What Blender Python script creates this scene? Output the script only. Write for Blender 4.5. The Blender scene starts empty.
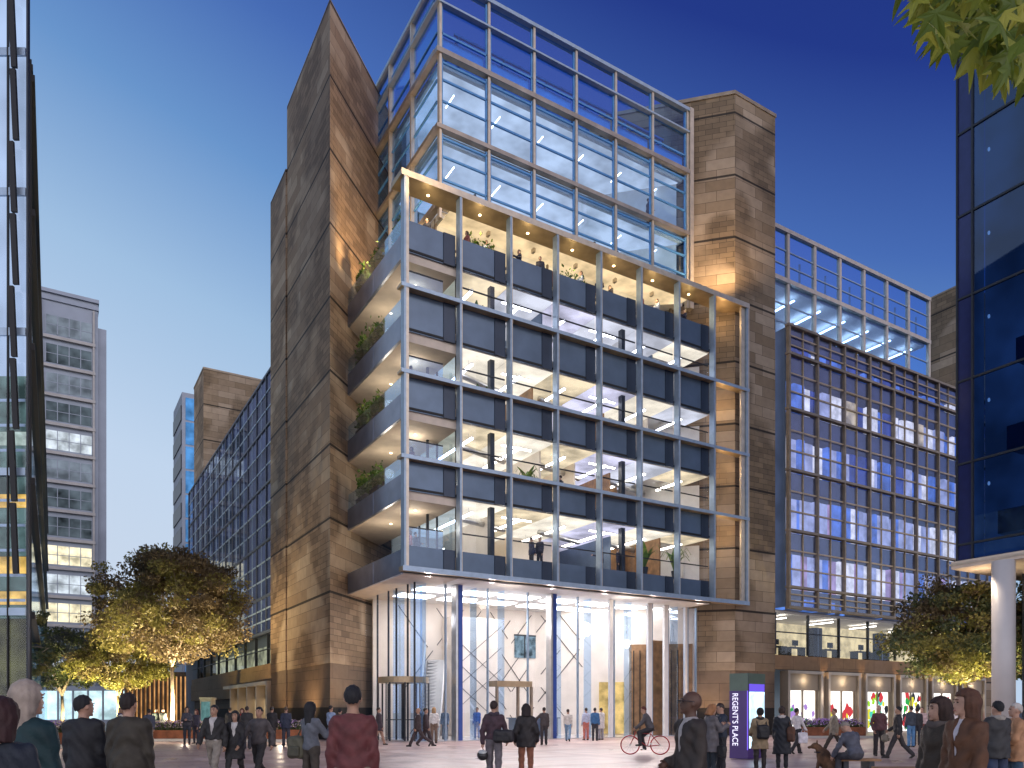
import bpy, math, random
import numpy as np
from mathutils import Vector, Matrix
random.seed(7); RNG = np.random.default_rng(7)
SC = bpy.context.scene
COL = SC.collection
F = 770.0; HX, HY, CAMZ = 512.0, 711.0, 1.55
TH = math.atan2(.517, .856)
P0 = Vector((-4.91, 36.0, 0))
CT, ST = math.cos(TH), math.sin(TH)
def l2w(u, v, z=0): return Vector((P0.x + CT*u - ST*v, P0.y + ST*u + CT*v, z))
def w2l(x, y): dx, dy = x-P0.x, y-P0.y; return (CT*dx + ST*dy, -ST*dx + CT*dy)
def at(px, Y): return ((px-HX)/F*Y, Y)                 # a sight line met at distance Y
def zat(py, Y): return CAMZ + (HY-py)/F*Y
def lin(c):
    return tuple(((x/255)/12.92 if x/255 <= .04045 else ((x/255+.055)/1.055)**2.4) for x in c)

# ------------------------------------------------------------------ materials
def newmat(name):
    m = bpy.data.materials.new(name); m.use_nodes = True
    nt = m.node_tree; nt.nodes.clear()
    out = nt.nodes.new('ShaderNodeOutputMaterial')
    return m, nt, out
def N(nt, t, **kw):
    n = nt.nodes.new(t)
    for k, v in kw.items(): setattr(n, k, v)
    return n
def pbr(name, col, rough=.6, metal=0, var=.25, scale=3.0, bump=0, bscale=30, spec=.5, coat=0):
    m, nt, out = newmat(name); L = nt.links
    b = N(nt, 'ShaderNodeBsdfPrincipled')
    b.inputs['Roughness'].default_value = rough; b.inputs['Metallic'].default_value = metal
    b.inputs['Specular IOR Level'].default_value = spec
    if coat: b.inputs['Coat Weight'].default_value = coat
    tc = N(nt, 'ShaderNodeTexCoord')
    nz = N(nt, 'ShaderNodeTexNoise'); nz.inputs['Scale'].default_value = scale; nz.inputs['Detail'].default_value = 5
    L.new(tc.outputs['Object'], nz.inputs['Vector'])
    mr = N(nt, 'ShaderNodeMapRange'); mr.inputs[1].default_value = .3; mr.inputs[2].default_value = .7
    mr.inputs[3].default_value = 1-var; mr.inputs[4].default_value = 1+var
    L.new(nz.outputs['Fac'], mr.inputs[0])
    mx = N(nt, 'ShaderNodeVectorMath', operation='SCALE'); mx.inputs[0].default_value = col[:3]
    L.new(mr.outputs[0], mx.inputs['Scale']); L.new(mx.outputs[0], b.inputs['Base Color'])
    if bump:
        n2 = N(nt, 'ShaderNodeTexNoise'); n2.inputs['Scale'].default_value = bscale; n2.inputs['Detail'].default_value = 4
        L.new(tc.outputs['Object'], n2.inputs['Vector'])
        bp = N(nt, 'ShaderNodeBump'); bp.inputs['Strength'].default_value = bump; bp.inputs['Distance'].default_value = .02
        L.new(n2.outputs['Fac'], bp.inputs['Height']); L.new(bp.outputs[0], b.inputs['Normal'])
    L.new(b.outputs[0], out.inputs[0]); return m
def glass(name, tint=(1, 1, 1), refl=.12, rough=.0, facing=.75):
    m, nt, out = newmat(name); L = nt.links
    t = N(nt, 'ShaderNodeBsdfTransparent'); t.inputs[0].default_value = (*tint, 1)
    g = N(nt, 'ShaderNodeBsdfGlossy'); g.inputs['Roughness'].default_value = rough; g.inputs[0].default_value = (.9, .95, 1, 1)
    lw = N(nt, 'ShaderNodeLayerWeight'); lw.inputs[0].default_value = .35
    mr = N(nt, 'ShaderNodeMapRange'); mr.inputs[3].default_value = refl; mr.inputs[4].default_value = facing
    L.new(lw.outputs['Facing'], mr.inputs[0])
    pw = N(nt, 'ShaderNodeMath', operation='POWER'); pw.inputs[1].default_value = 1.3
    mx = N(nt, 'ShaderNodeMixShader')
    L.new(mr.outputs[0], pw.inputs[0]); L.new(pw.outputs[0], mx.inputs[0])
    L.new(t.outputs[0], mx.inputs[1]); L.new(g.outputs[0], mx.inputs[2]); L.new(mx.outputs[0], out.inputs[0]); return m
def emit(name, col, s=1.0, var=0.0, scale=1.0, detail=3):
    m, nt, out = newmat(name); L = nt.links
    e = N(nt, 'ShaderNodeEmission'); e.inputs[0].default_value = (*col[:3], 1); e.inputs[1].default_value = s
    if var:
        tc = N(nt, 'ShaderNodeTexCoord'); nz = N(nt, 'ShaderNodeTexNoise')
        nz.inputs['Scale'].default_value = scale; nz.inputs['Detail'].default_value = detail
        L.new(tc.outputs['Object'], nz.inputs['Vector'])
        mr = N(nt, 'ShaderNodeMapRange'); mr.inputs[1].default_value = .35; mr.inputs[2].default_value = .65
        mr.inputs[3].default_value = s*(1-var); mr.inputs[4].default_value = s*(1+var)
        L.new(nz.outputs['Fac'], mr.inputs[0]); L.new(mr.outputs[0], e.inputs[1])
    L.new(e.outputs[0], out.inputs[0]); return m
def stone(name, c1, c2, c3, bw=1.25, bh=.42, joint=3.9, rough=.75):
    """cladding of stone blocks of several browns with an open joint at every storey; UVs are in metres"""
    m, nt, out = newmat(name); L = nt.links
    b = N(nt, 'ShaderNodeBsdfPrincipled'); b.inputs['Roughness'].default_value = rough
    uv = N(nt, 'ShaderNodeUVMap')
    def brick(w, h, a, c, off, mort):
        t = N(nt, 'ShaderNodeTexBrick', offset=off, squash=1.0)
        t.inputs['Scale'].default_value = 1; t.inputs['Brick Width'].default_value = w; t.inputs['Row Height'].default_value = h
        t.inputs['Mortar Size'].default_value = .012; t.inputs['Mortar Smooth'].default_value = .1; t.inputs['Bias'].default_value = mort
        t.inputs['Color1'].default_value = (*a, 1); t.inputs['Color2'].default_value = (*c, 1)
        t.inputs['Mortar'].default_value = (a[0]*.35, a[1]*.35, a[2]*.35, 1)
        L.new(uv.outputs[0], t.inputs['Vector']); return t
    t1 = brick(bw, bh, c1, c2, .5, 0); t2 = brick(bw*2.1, bh*2, c2, c3, .37, -.1)
    nz = N(nt, 'ShaderNodeTexNoise'); nz.inputs['Scale'].default_value = .22; nz.inputs['Detail'].default_value = 1
    L.new(uv.outputs[0], nz.inputs['Vector'])
    nz2 = N(nt, 'ShaderNodeTexNoise'); nz2.inputs['Scale'].default_value = 2.2; nz2.inputs['Detail'].default_value = 8
    L.new(uv.outputs[0], nz2.inputs['Vector'])
    rp = N(nt, 'ShaderNodeMapRange'); rp.inputs[1].default_value = .46; rp.inputs[2].default_value = .54
    L.new(nz.outputs['Fac'], rp.inputs[0])
    mx = N(nt, 'ShaderNodeMix', data_type='RGBA'); L.new(rp.outputs[0], mx.inputs[0])
    L.new(t1.outputs[0], mx.inputs[6]); L.new(t2.outputs[0], mx.inputs[7])
    mr = N(nt, 'ShaderNodeMapRange'); mr.inputs[1].default_value = .25; mr.inputs[2].default_value = .75; mr.inputs[3].default_value = .88; mr.inputs[4].default_value = 1.12
    L.new(nz2.outputs['Fac'], mr.inputs[0])
    sep = N(nt, 'ShaderNodeSeparateXYZ'); L.new(uv.outputs[0], sep.inputs[0])
    dv = N(nt, 'ShaderNodeMath', operation='DIVIDE'); dv.inputs[1].default_value = joint; L.new(sep.outputs[1], dv.inputs[0])
    fr = N(nt, 'ShaderNodeMath', operation='FRACT'); L.new(dv.outputs[0], fr.inputs[0])
    gt = N(nt, 'ShaderNodeMath', operation='GREATER_THAN'); gt.inputs[1].default_value = .035; L.new(fr.outputs[0], gt.inputs[0])
    g2 = N(nt, 'ShaderNodeMapRange'); g2.inputs[3].default_value = .12; g2.inputs[4].default_value = 1; L.new(gt.outputs[0], g2.inputs[0])
    ml = N(nt, 'ShaderNodeMath', operation='MULTIPLY'); L.new(mr.outputs[0], ml.inputs[0]); L.new(g2.outputs[0], ml.inputs[1])
    sc = N(nt, 'ShaderNodeVectorMath', operation='SCALE'); L.new(mx.outputs[2], sc.inputs[0]); L.new(ml.outputs[0], sc.inputs['Scale'])
    L.new(sc.outputs[0], b.inputs['Base Color'])
    bp = N(nt, 'ShaderNodeBump'); bp.inputs['Strength'].default_value = .5; bp.inputs['Distance'].default_value = .03
    L.new(ml.outputs[0], bp.inputs['Height']); L.new(bp.outputs[0], b.inputs['Normal'])
    L.new(b.outputs[0], out.inputs[0]); return m
def leafmat(name, c1, c2, c3):
    m, nt, out = newmat(name); L = nt.links
    b = N(nt, 'ShaderNodeBsdfPrincipled'); b.inputs['Roughness'].default_value = .55
    g = N(nt, 'ShaderNodeNewGeometry')
    r = N(nt, 'ShaderNodeValToRGB'); r.color_ramp.elements[0].color = (*c1, 1); r.color_ramp.elements[1].color = (*c3, 1)
    e = r.color_ramp.elements.new(.5); e.color = (*c2, 1)
    L.new(g.outputs['Random Per Island'], r.inputs[0]); L.new(r.outputs[0], b.inputs['Base Color'])
    tr = N(nt, 'ShaderNodeBsdfTranslucent'); L.new(r.outputs[0], tr.inputs[0])
    mx = N(nt, 'ShaderNodeMixShader'); mx.inputs[0].default_value = .35
    L.new(b.outputs[0], mx.inputs[1]); L.new(tr.outputs[0], mx.inputs[2]); L.new(mx.outputs[0], out.inputs[0]); return m
def paving():
    m, nt, out = newmat('granite_paving'); L = nt.links
    b = N(nt, 'ShaderNodeBsdfPrincipled')
    tc = N(nt, 'ShaderNodeTexCoord'); mp = N(nt, 'ShaderNodeMapping'); mp.inputs['Rotation'].default_value = (0, 0, -TH)
    L.new(tc.outputs['Object'], mp.inputs[0])
    t = N(nt, 'ShaderNodeTexBrick', offset=.5); t.inputs['Scale'].default_value = 1
    t.inputs['Brick Width'].default_value = .9; t.inputs['Row Height'].default_value = .6; t.inputs['Mortar Size'].default_value = .012
    t.inputs['Color1'].default_value = (.42, .325, .30, 1); t.inputs['Color2'].default_value = (.54, .44, .41, 1); t.inputs['Mortar'].default_value = (.19, .145, .14, 1)
    L.new(mp.outputs[0], t.inputs['Vector'])
    t2 = N(nt, 'ShaderNodeTexBrick', offset=0); t2.inputs['Scale'].default_value = 1
    t2.inputs['Brick Width'].default_value = 5.4; t2.inputs['Row Height'].default_value = 3.6; t2.inputs['Mortar Size'].default_value = .3
    t2.inputs['Color1'].default_value = (1, 1, 1, 1); t2.inputs['Color2'].default_value = (.82, .78, .8, 1); t2.inputs['Mortar'].default_value = (.74, .66, .68, 1)
    L.new(mp.outputs[0], t2.inputs['Vector'])
    mu = N(nt, 'ShaderNodeMix', data_type='RGBA', blend_type='MULTIPLY'); mu.inputs[0].default_value = 1
    L.new(t.outputs[0], mu.inputs[6]); L.new(t2.outputs[0], mu.inputs[7])
    nz = N(nt, 'ShaderNodeTexNoise'); nz.inputs['Scale'].default_value = .7; nz.inputs['Detail'].default_value = 8
    L.new(tc.outputs['Object'], nz.inputs['Vector'])
    mr = N(nt, 'ShaderNodeMapRange'); mr.inputs[1].default_value = .3; mr.inputs[2].default_value = .7; mr.inputs[3].default_value = .75; mr.inputs[4].default_value = 1.2
    L.new(nz.outputs['Fac'], mr.inputs[0])
    sc = N(nt, 'ShaderNodeVectorMath', operation='SCALE'); L.new(mu.outputs[2], sc.inputs[0]); L.new(mr.outputs[0], sc.inputs['Scale'])
    L.new(sc.outputs[0], b.inputs['Base Color'])
    m2 = N(nt, 'ShaderNodeMapRange'); m2.inputs[1].default_value = .3; m2.inputs[2].default_value = .7; m2.inputs[3].default_value = .27; m2.inputs[4].default_value = .5
    L.new(nz.outputs['Fac'], m2.inputs[0]); L.new(m2.outputs[0], b.inputs['Roughness'])
    L.new(b.outputs[0], out.inputs[0]); return m

M = {}
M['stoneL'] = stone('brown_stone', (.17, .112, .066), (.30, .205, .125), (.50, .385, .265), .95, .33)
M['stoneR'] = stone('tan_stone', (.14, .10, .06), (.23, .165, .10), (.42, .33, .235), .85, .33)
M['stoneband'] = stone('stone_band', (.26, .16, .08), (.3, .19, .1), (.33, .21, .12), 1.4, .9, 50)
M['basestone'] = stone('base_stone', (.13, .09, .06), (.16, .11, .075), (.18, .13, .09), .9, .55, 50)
M['steel'] = pbr('blue_steel', (.34, .44, .56), .4, .4, .1)
M['champ'] = pbr('champagne_metal', (.58, .51, .42), .4, .45, .12)
M['bronze'] = pbr('bronze_metal', (.42, .32, .20), .4, .5, .2, 1.5)
M['bronze2'] = pbr('dull_bronze', (.27, .22, .165), .5, .3, .2, 2)
M['silver'] = pbr('silver_metal', (.6, .6, .6), .3, .85, .1)
M['dark'] = pbr('dark_metal', (.035, .04, .05), .4, .5, .1)
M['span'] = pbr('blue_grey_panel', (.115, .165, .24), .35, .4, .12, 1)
M['finshade'] = pbr('fin_shade_blue', (.035, .05, .08), .35, .4, .12, 1)
M['fascia'] = pbr('fascia_panel', (.26, .29, .37), .3, .6, .15, 1.2)
M['soffit'] = pbr('beige_soffit', (.64, .55, .46), .7, 0, .08, 2)
M['white'] = pbr('white_plaster', (.78, .76, .73), .7, 0, .05)
M['lobbywall'] = pbr('pale_lobby_panel', (.78, .70, .62), .6, 0, .1, .8)
M['carpet'] = pbr('office_floor', (.32, .3, .3), .8, 0, .2)
M['lobbyfloor'] = pbr('lobby_floor', (.62, .6, .6), .2, 0, .08, 1)
M['wood'] = pbr('wood_panel', (.30, .16, .07), .5, 0, .35, 2.5)
M['glass'] = glass('clear_glass', (.95, .97, 1), .03, 0, .2)
M['glassb'] = glass('pale_blue_glass', (.72, .84, .98), .12, 0, .6)
M['glassp'] = glass('sky_blue_glass', (.62, .80, 1), .06, 0, .35)
M['glassq'] = glass('penthouse_glass', (.76, .88, 1), .05, 0, .3)
M['glassw'] = glass('wing_glass', (.78, .83, .97), .06, 0, .4)
M['glassd'] = glass('dark_curtain_glass', (.30, .42, .62), .07, 0.02, .30)
M['glasspur'] = pbr('purple_blue_glass_panel', (.022, .03, .12), .15, .3, .1)
M['pane'] = pbr('light_blue_back_painted_glass', (.34, .62, .98), .3, .1, .15, .6)
M['brz'] = pbr('grey_bronze_metal', (.36, .32, .28), .35, .5, .25, 1.2)
M['sky'] = pbr('sky_blue_steel', (.10, .30, .62), .35, .2, .1)
M['bluefin2'] = pbr('deep_blue_glass_wall', (.03, .05, .14), .25, .2, .3)
M['black'] = pbr('matt_black', (.008, .008, .01), .6, 0, .1)
M['bluefin'] = pbr('blue_fin', (.035, .085, .34), .3, .2, .1)
M['light'] = emit('white_lamp', (1, .9, .76), 14)
M['lightc'] = emit('cool_lamp', (.93, .93, 1), 9)
M['lightw'] = emit('warm_lamp', (1, .72, .38), 14)
M['ceil'] = emit('ceiling_glow_sheet', (1, .88, .70), 1.15, .25, .6)  # emissive tone standing in for lamp light on plain ceilings
M['ceilglow2'] = emit('amber_ceiling_glow', (1, .80, .52), .9, .35, .7)
M['ceilglow3'] = emit('lavender_ceiling_glow', (.84, .80, 1), .85, .4, .6)
M['ceilglowc'] = emit('cool_ceiling_glow', (.9, .9, 1), .78, .3, .5)
M['ceilgloww'] = emit('warm_ceiling_glow', (1, .74, .42), .9, .3, .8)
M['pave'] = paving()
M['asph'] = pbr('asphalt', (.05, .05, .052), .8, 0, .2, 4, .3)
M['bark'] = pbr('bark', (.30, .24, .17), .85, 0, .35, 6, .5, 20)
M['leafbig'] = leafmat('brown_green_leaves', (.085, .062, .035), (.14, .105, .055), (.21, .165, .085))
M['leafyel'] = leafmat('yellow_green_leaves', (.13, .12, .035), (.2, .19, .05), (.3, .27, .09))
M['leafgrn'] = leafmat('green_leaves', (.045, .07, .035), (.085, .11, .05), (.15, .16, .07))
M['leafblue'] = leafmat('grey_green_leaves', (.05, .06, .065), (.08, .09, .085), (.12, .13, .11))
M['leaffore'] = leafmat('plane_leaves', (.08, .13, .012), (.17, .22, .02), (.36, .36, .05))
M['leafpot'] = leafmat('pot_plant_leaves', (.06, .13, .03), (.12, .22, .04), (.25, .3, .06))
M['flowerp'] = leafmat('purple_flowers', (.28, .12, .55), (.5, .3, .75), (.7, .55, .8))
M['flowerw'] = leafmat('white_flowers', (.8, .7, .55), (.75, .6, .6), (.85, .8, .7))
M['corten'] = pbr('corten_steel', (.22, .075, .035), .7, .2, .35, 3)
M['soil'] = pbr('soil', (.05, .035, .025), .9, 0, .3, 8)
M['concrete'] = pbr('pale_concrete', (.42, .41, .4), .75, 0, .12, 1)
M['greyclad'] = pbr('grey_cladding', (.25, .29, .36), .5, .2, .12, .3)
M['colmat'] = pbr('white_column_paint', (.6, .58, .57), .45, 0, .05, 1)

# ------------------------------------------------------------------ mesh helper
class MB:
    def __init__(s): s.v = []; s.f = []; s.m = []
    def quad(s, a, b, c, d, m=0):
        i = len(s.v); s.v += [tuple(a), tuple(b), tuple(c), tuple(d)]; s.f.append((i, i+1, i+2, i+3)); s.m.append(m); return s
    def box(s, x0, x1, y0, y1, z0, z1, m=0):
        x0, x1 = min(x0, x1), max(x0, x1); y0, y1 = min(y0, y1), max(y0, y1); z0, z1 = min(z0, z1), max(z0, z1)
        i = len(s.v)
        s.v += [(x0, y0, z0), (x1, y0, z0), (x1, y1, z0), (x0, y1, z0), (x0, y0, z1), (x1, y0, z1), (x1, y1, z1), (x0, y1, z1)]
        for f in ((0, 3, 2, 1), (4, 5, 6, 7), (0, 1, 5, 4), (1, 2, 6, 5), (2, 3, 7, 6), (3, 0, 4, 7)):
            s.f.append(tuple(i+k for k in f)); s.m.append(m)
        return s
    def prism(s, pts, z0, z1, m=0, mtop=None):
        n = len(pts); i = len(s.v)
        ar = sum(pts[k][0]*pts[(k+1) % n][1]-pts[(k+1) % n][0]*pts[k][1] for k in range(n))
        if ar < 0: pts = pts[::-1]
        s.v += [(p[0], p[1], z0) for p in pts] + [(p[0], p[1], z1) for p in pts]
        s.f.append(tuple(i+k for k in range(n-1, -1, -1))); s.m.append(m)
        s.f.append(tuple(i+n+k for k in range(n))); s.m.append(m if mtop is None else mtop)
        for k in range(n):
            k2 = (k+1) % n; s.f.append((i+k, i+k2, i+n+k2, i+n+k)); s.m.append(m)
        return s
    def tube(s, pts, rad, n=8, m=0, cap=True):
        pts = [Vector(p) for p in pts]
        if not hasattr(rad, '__len__'): rad = [rad]*len(pts)
        rings = []
        for k, p in enumerate(pts):
            d = (pts[min(k+1, len(pts)-1)]-pts[max(k-1, 0)]).normalized()
            a = d.cross(Vector((0, 0, 1)) if abs(d.z) < .9 else Vector((1, 0, 0))).normalized(); b = d.cross(a)
            i = len(s.v); rings.append(i)
            for q in range(n):
                t = 2*math.pi*q/n; w = p+(a*math.cos(t)+b*math.sin(t))*rad[k]; s.v.append(tuple(w))
        for k in range(len(pts)-1):
            A, B = rings[k], rings[k+1]
            for q in range(n):
                s.f.append((A+q, B+q, B+(q+1) % n, A+(q+1) % n)); s.m.append(m)
        if cap:
            s.f.append(tuple(rings[0]+q for q in range(n))); s.m.append(m)
            s.f.append(tuple(rings[-1]+q for q in range(n-1, -1, -1))); s.m.append(m)
        return s
    def cyl(s, x, y, r, z0, z1, n=20, m=0): return s.tube([(x, y, z0), (x, y, z1)], r, n, m)
    def lathe(s, x, y, prof, n=20, m=0):
        return s.tube([(x, y, z) for r, z in prof], [max(r, .001) for r, z in prof], n, m)
    def torus(s, c, R, r, axis='y', n=28, k=6, m=0):
        i = len(s.v)
        for a in range(n):
            t = 2*math.pi*a/n
            for b in range(k):
                w = 2*math.pi*b/k; rr = R+r*math.cos(w); h = r*math.sin(w)
                p = (rr*math.cos(t), h, rr*math.sin(t)) if axis == 'y' else ((h, rr*math.cos(t), rr*math.sin(t)) if axis == 'x' else (rr*math.cos(t), rr*math.sin(t), h))
                s.v.append((c[0]+p[0], c[1]+p[1], c[2]+p[2]))
        for a in range(n):
            for b in range(k):
                s.f.append((i+a*k+b, i+((a+1) % n)*k+b, i+((a+1) % n)*k+(b+1) % k, i+a*k+(b+1) % k)); s.m.append(m)
        return s
    def ell(s, c, r, n=14, m=0):
        k = max(6, n//2+1); prof = []
        i = len(s.v)
        for a in range(k+1):
            ph = math.pi*a/k
            for b in range(n):
                t = 2*math.pi*b/n
                s.v.append((c[0]+r[0]*math.sin(ph)*math.cos(t), c[1]+r[1]*math.sin(ph)*math.sin(t), c[2]-r[2]*math.cos(ph)))
        for a in range(k):
            for b in range(n):
                s.f.append((i+a*n+b, i+a*n+(b+1) % n, i+(a+1)*n+(b+1) % n, i+(a+1)*n+b)); s.m.append(m)
        return s
    def xf(s, mat):
        s.v = [tuple(mat @ Vector(p)) for p in s.v]; return s
    def add(s, o):
        i = len(s.v); s.v += o.v; s.f += [tuple(q+i for q in f) for f in o.f]; s.m += o.m; return s
    def build(s, name, mats, parent=None, smooth=False, off=None, uv=True):
        if not isinstance(mats, (list, tuple)): mats = [mats]
        V = np.array(s.v, dtype=float).reshape(-1, 3)
        if off is None and parent is not None: off = OFF.get(parent.name)
        if off is not None: V = V - np.array(off)
        me = bpy.data.meshes.new(name); me.from_pydata(V.tolist(), [], s.f)
        for m in mats: me.materials.append(m)
        me.polygons.foreach_set('material_index', s.m)
        if smooth: me.polygons.foreach_set('use_smooth', [True]*len(s.f))
        if uv and len(s.f) < 20000:
            lay = me.uv_layers.new(name='UVMap'); 
            nl = len(me.loops); co = np.array(s.v)[np.array([q for f in s.f for q in f])]
            me.update()
            nr = np.zeros(len(s.f)*3); me.polygons.foreach_get('normal', nr); nr = nr.reshape(-1, 3)
            nr = np.repeat(nr, [len(f) for f in s.f], axis=0)
            hor = np.abs(nr[:, 2]) > .7
            ln = np.hypot(nr[:, 0], nr[:, 1])+1e-9
            a = (-nr[:, 1]*co[:, 0]+nr[:, 0]*co[:, 1])/ln
            U = np.where(hor, co[:, 0], a); W = np.where(hor, co[:, 1], co[:, 2])
            lay.data.foreach_set('uv', np.stack([U, W], 1).ravel())
        me.update()
        o = bpy.data.objects.new(name, me); COL.objects.link(o)
        if parent is not None:
            o.parent = parent; OFF[o.name] = off
        return o
OFF = {}
def tag(o, label=None, cat=None, group=None, kind=None):
    if label: o['label'] = label
    if cat: o['category'] = cat
    if group: o['group'] = group
    if kind: o['kind'] = kind
    return o
def gthing(name, label, cat, u=0, v=0, z=0, group=None):
    """a thing whose parts are written in the building grid (u, v, z)"""
    o = bpy.data.objects.new(name, None); COL.objects.link(o); o.empty_display_size = .5
    o.location = l2w(u, v, z); o.rotation_euler = (0, 0, TH); OFF[o.name] = (u, v, z)
    return tag(o, label, cat, group)
def wthing(name, label, cat, x, y, z=0, rz=0, group=None):
    """a thing whose parts are written round its own base point"""
    o = bpy.data.objects.new(name, None); COL.objects.link(o); o.empty_display_size = .5
    o.location = (x, y, z); o.rotation_euler = (0, 0, rz); OFF[o.name] = (0, 0, 0)
    return tag(o, label, cat, group)
def copy_tree(o, parent=None):
    c = o.copy(); COL.objects.link(c); c.parent = parent
    if parent is not None: c.matrix_parent_inverse = o.matrix_parent_inverse
    for ch in list(o.children): copy_tree(ch, c)
    return c
def lamp(kind, name, loc, power, col, size=.1, target=None, angle=60, blend=.6):
    d = bpy.data.lights.new(name, kind); d.energy = power; d.color = col
    if kind == 'SPOT': d.spot_size = math.radians(angle); d.spot_blend = blend; d.shadow_soft_size = size
    elif kind == 'POINT': d.shadow_soft_size = size
    o = bpy.data.objects.new(name, d); COL.objects.link(o); o.location = loc
    if target is not None:
        o.rotation_euler = (Vector(target)-Vector(loc)).to_track_quat('-Z', 'Y').to_euler()
    return o

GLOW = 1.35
# ------------------------------------------------------------------ camera, world, sun
cam = bpy.data.cameras.new('camera'); co = bpy.data.objects.new('camera', cam); COL.objects.link(co)
co.location = (0, 0, CAMZ); co.rotation_euler = (math.radians(90), 0, 0)
cam.sensor_width = 36; cam.lens = 36*F/1024; cam.shift_y = (HY-384)/1024; cam.clip_end = 3000; cam.clip_start = .05
SC.camera = co
w = bpy.data.worlds.new('World'); SC.world = w; w.use_nodes = True
nt = w.node_tree; nt.nodes.clear(); L = nt.links
wo = N(nt, 'ShaderNodeOutputWorld')
tc = N(nt, 'ShaderNodeTexCoord')
nm = N(nt, 'ShaderNodeVectorMath', operation='NORMALIZE'); L.new(tc.outputs['Generated'], nm.inputs[0])
dt = N(nt, 'ShaderNodeVectorMath', operation='DOT_PRODUCT'); L.new(nm.outputs[0], dt.inputs[0]); dt.inputs[1].default_value = (.306, 0, 1)
rp = N(nt, 'ShaderNodeValToRGB'); L.new(dt.outputs['Value'], rp.inputs[0])
stops = [(.0, (205, 219, 238)), (.16, (196, 216, 240)), (.34, (162, 194, 228)), (.48, (107, 151, 206)), (.588, (72, 109, 182)), (.715, (36, 58, 138)), (1.0, (22, 36, 100))]
el = rp.color_ramp.elements; el[0].position, el[1].position = 0, 1
el[0].color = (*lin(stops[0][1]), 1); el[1].color = (*lin(stops[-1][1]), 1)
for p, c in stops[1:-1]:
    e = el.new(p); e.color = (*lin(c), 1)
sky = N(nt, 'ShaderNodeTexSky', sky_type='NISHITA'); sky.sun_disc = False
sky.sun_elevation = math.radians(3); sky.sun_rotation = math.radians(250); sky.ozone_density = 6
bg1 = N(nt, 'ShaderNodeBackground'); L.new(rp.outputs[0], bg1.inputs[0]); bg1.inputs[1].default_value = .97
bg2 = N(nt, 'ShaderNodeBackground'); L.new(sky.outputs[0], bg2.inputs[0]); bg2.inputs[1].default_value = .006
ad = N(nt, 'ShaderNodeAddShader'); L.new(bg1.outputs[0], ad.inputs[0]); L.new(bg2.outputs[0], ad.inputs[1])
# glow added to the unseen sky behind the camera to brighten plaza and facades
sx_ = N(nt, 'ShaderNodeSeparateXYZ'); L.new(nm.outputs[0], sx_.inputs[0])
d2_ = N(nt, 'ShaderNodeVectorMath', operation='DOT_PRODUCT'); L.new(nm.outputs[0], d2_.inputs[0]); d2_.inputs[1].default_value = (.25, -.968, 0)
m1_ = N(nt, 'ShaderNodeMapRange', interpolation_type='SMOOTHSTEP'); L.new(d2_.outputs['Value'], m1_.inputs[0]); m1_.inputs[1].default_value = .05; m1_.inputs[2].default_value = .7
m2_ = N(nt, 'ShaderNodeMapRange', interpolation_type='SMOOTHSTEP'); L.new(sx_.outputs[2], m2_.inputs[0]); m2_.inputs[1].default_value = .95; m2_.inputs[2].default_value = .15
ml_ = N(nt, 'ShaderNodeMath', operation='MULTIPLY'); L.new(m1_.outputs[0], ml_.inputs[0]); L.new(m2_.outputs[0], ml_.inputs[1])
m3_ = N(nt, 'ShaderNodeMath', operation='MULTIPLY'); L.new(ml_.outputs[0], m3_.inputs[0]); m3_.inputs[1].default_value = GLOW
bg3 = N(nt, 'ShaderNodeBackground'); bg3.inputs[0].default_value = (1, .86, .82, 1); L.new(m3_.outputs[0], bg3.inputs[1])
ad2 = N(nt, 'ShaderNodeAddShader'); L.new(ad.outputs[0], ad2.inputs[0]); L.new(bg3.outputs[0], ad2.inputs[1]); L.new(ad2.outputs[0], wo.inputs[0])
sd = bpy.data.lights.new('sun', 'SUN'); sd.energy = .35; sd.angle = math.radians(12); sd.color = (1, .9, .8)
so = bpy.data.objects.new('sun', sd); COL.objects.link(so)
so.rotation_euler = Vector((-.55, .6, -.35)).to_track_quat('-Z', 'Y').to_euler()
SC.view_settings.view_transform = 'Standard'; SC.view_settings.look = 'None'; SC.view_settings.exposure = 0; SC.view_settings.gamma = 1
SC.render.engine = 'CYCLES'
SC.cycles.use_denoising = True; SC.cycles.max_bounces = 8; SC.cycles.transparent_max_bounces = 24
SC.cycles.sample_clamp_indirect = 4; SC.cycles.use_light_tree = True; SC.cycles.caustics_reflective = False; SC.cycles.caustics_refractive = False

# ------------------------------------------------------------------ ground
g = MB().quad((-900, -300, -.032), (900, -300, -.032), (900, 1500, -.032), (-900, 1500, -.032)).build('ground', M['asph']); tag(g, kind='structure')
p = MB().box(-70, 75, -12, 92, -.03, 0).build('plaza_paving', M['pave']); tag(p, kind='structure')
# ================================================================== main office building
B = gthing('office_building', 'tall corner office building with glass box facade, brown stone towers and bright glazed lobby', 'building', 10, 6, 0)
ZL = [8.28, 13.47, 17.45, 21.47, 26.7]        # frame lines
SF = [8.05, 11.6, 15.4, 19.1, 22.9]           # undersides of the balcony bands
SO = [8.05, 12.0, 15.8, 19.55, 23.3]          # ceilings of the rooms
FL = [9.1, 12.65, 16.4, 20.1, 23.9]           # floor tops
BAY = 2.86
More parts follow.
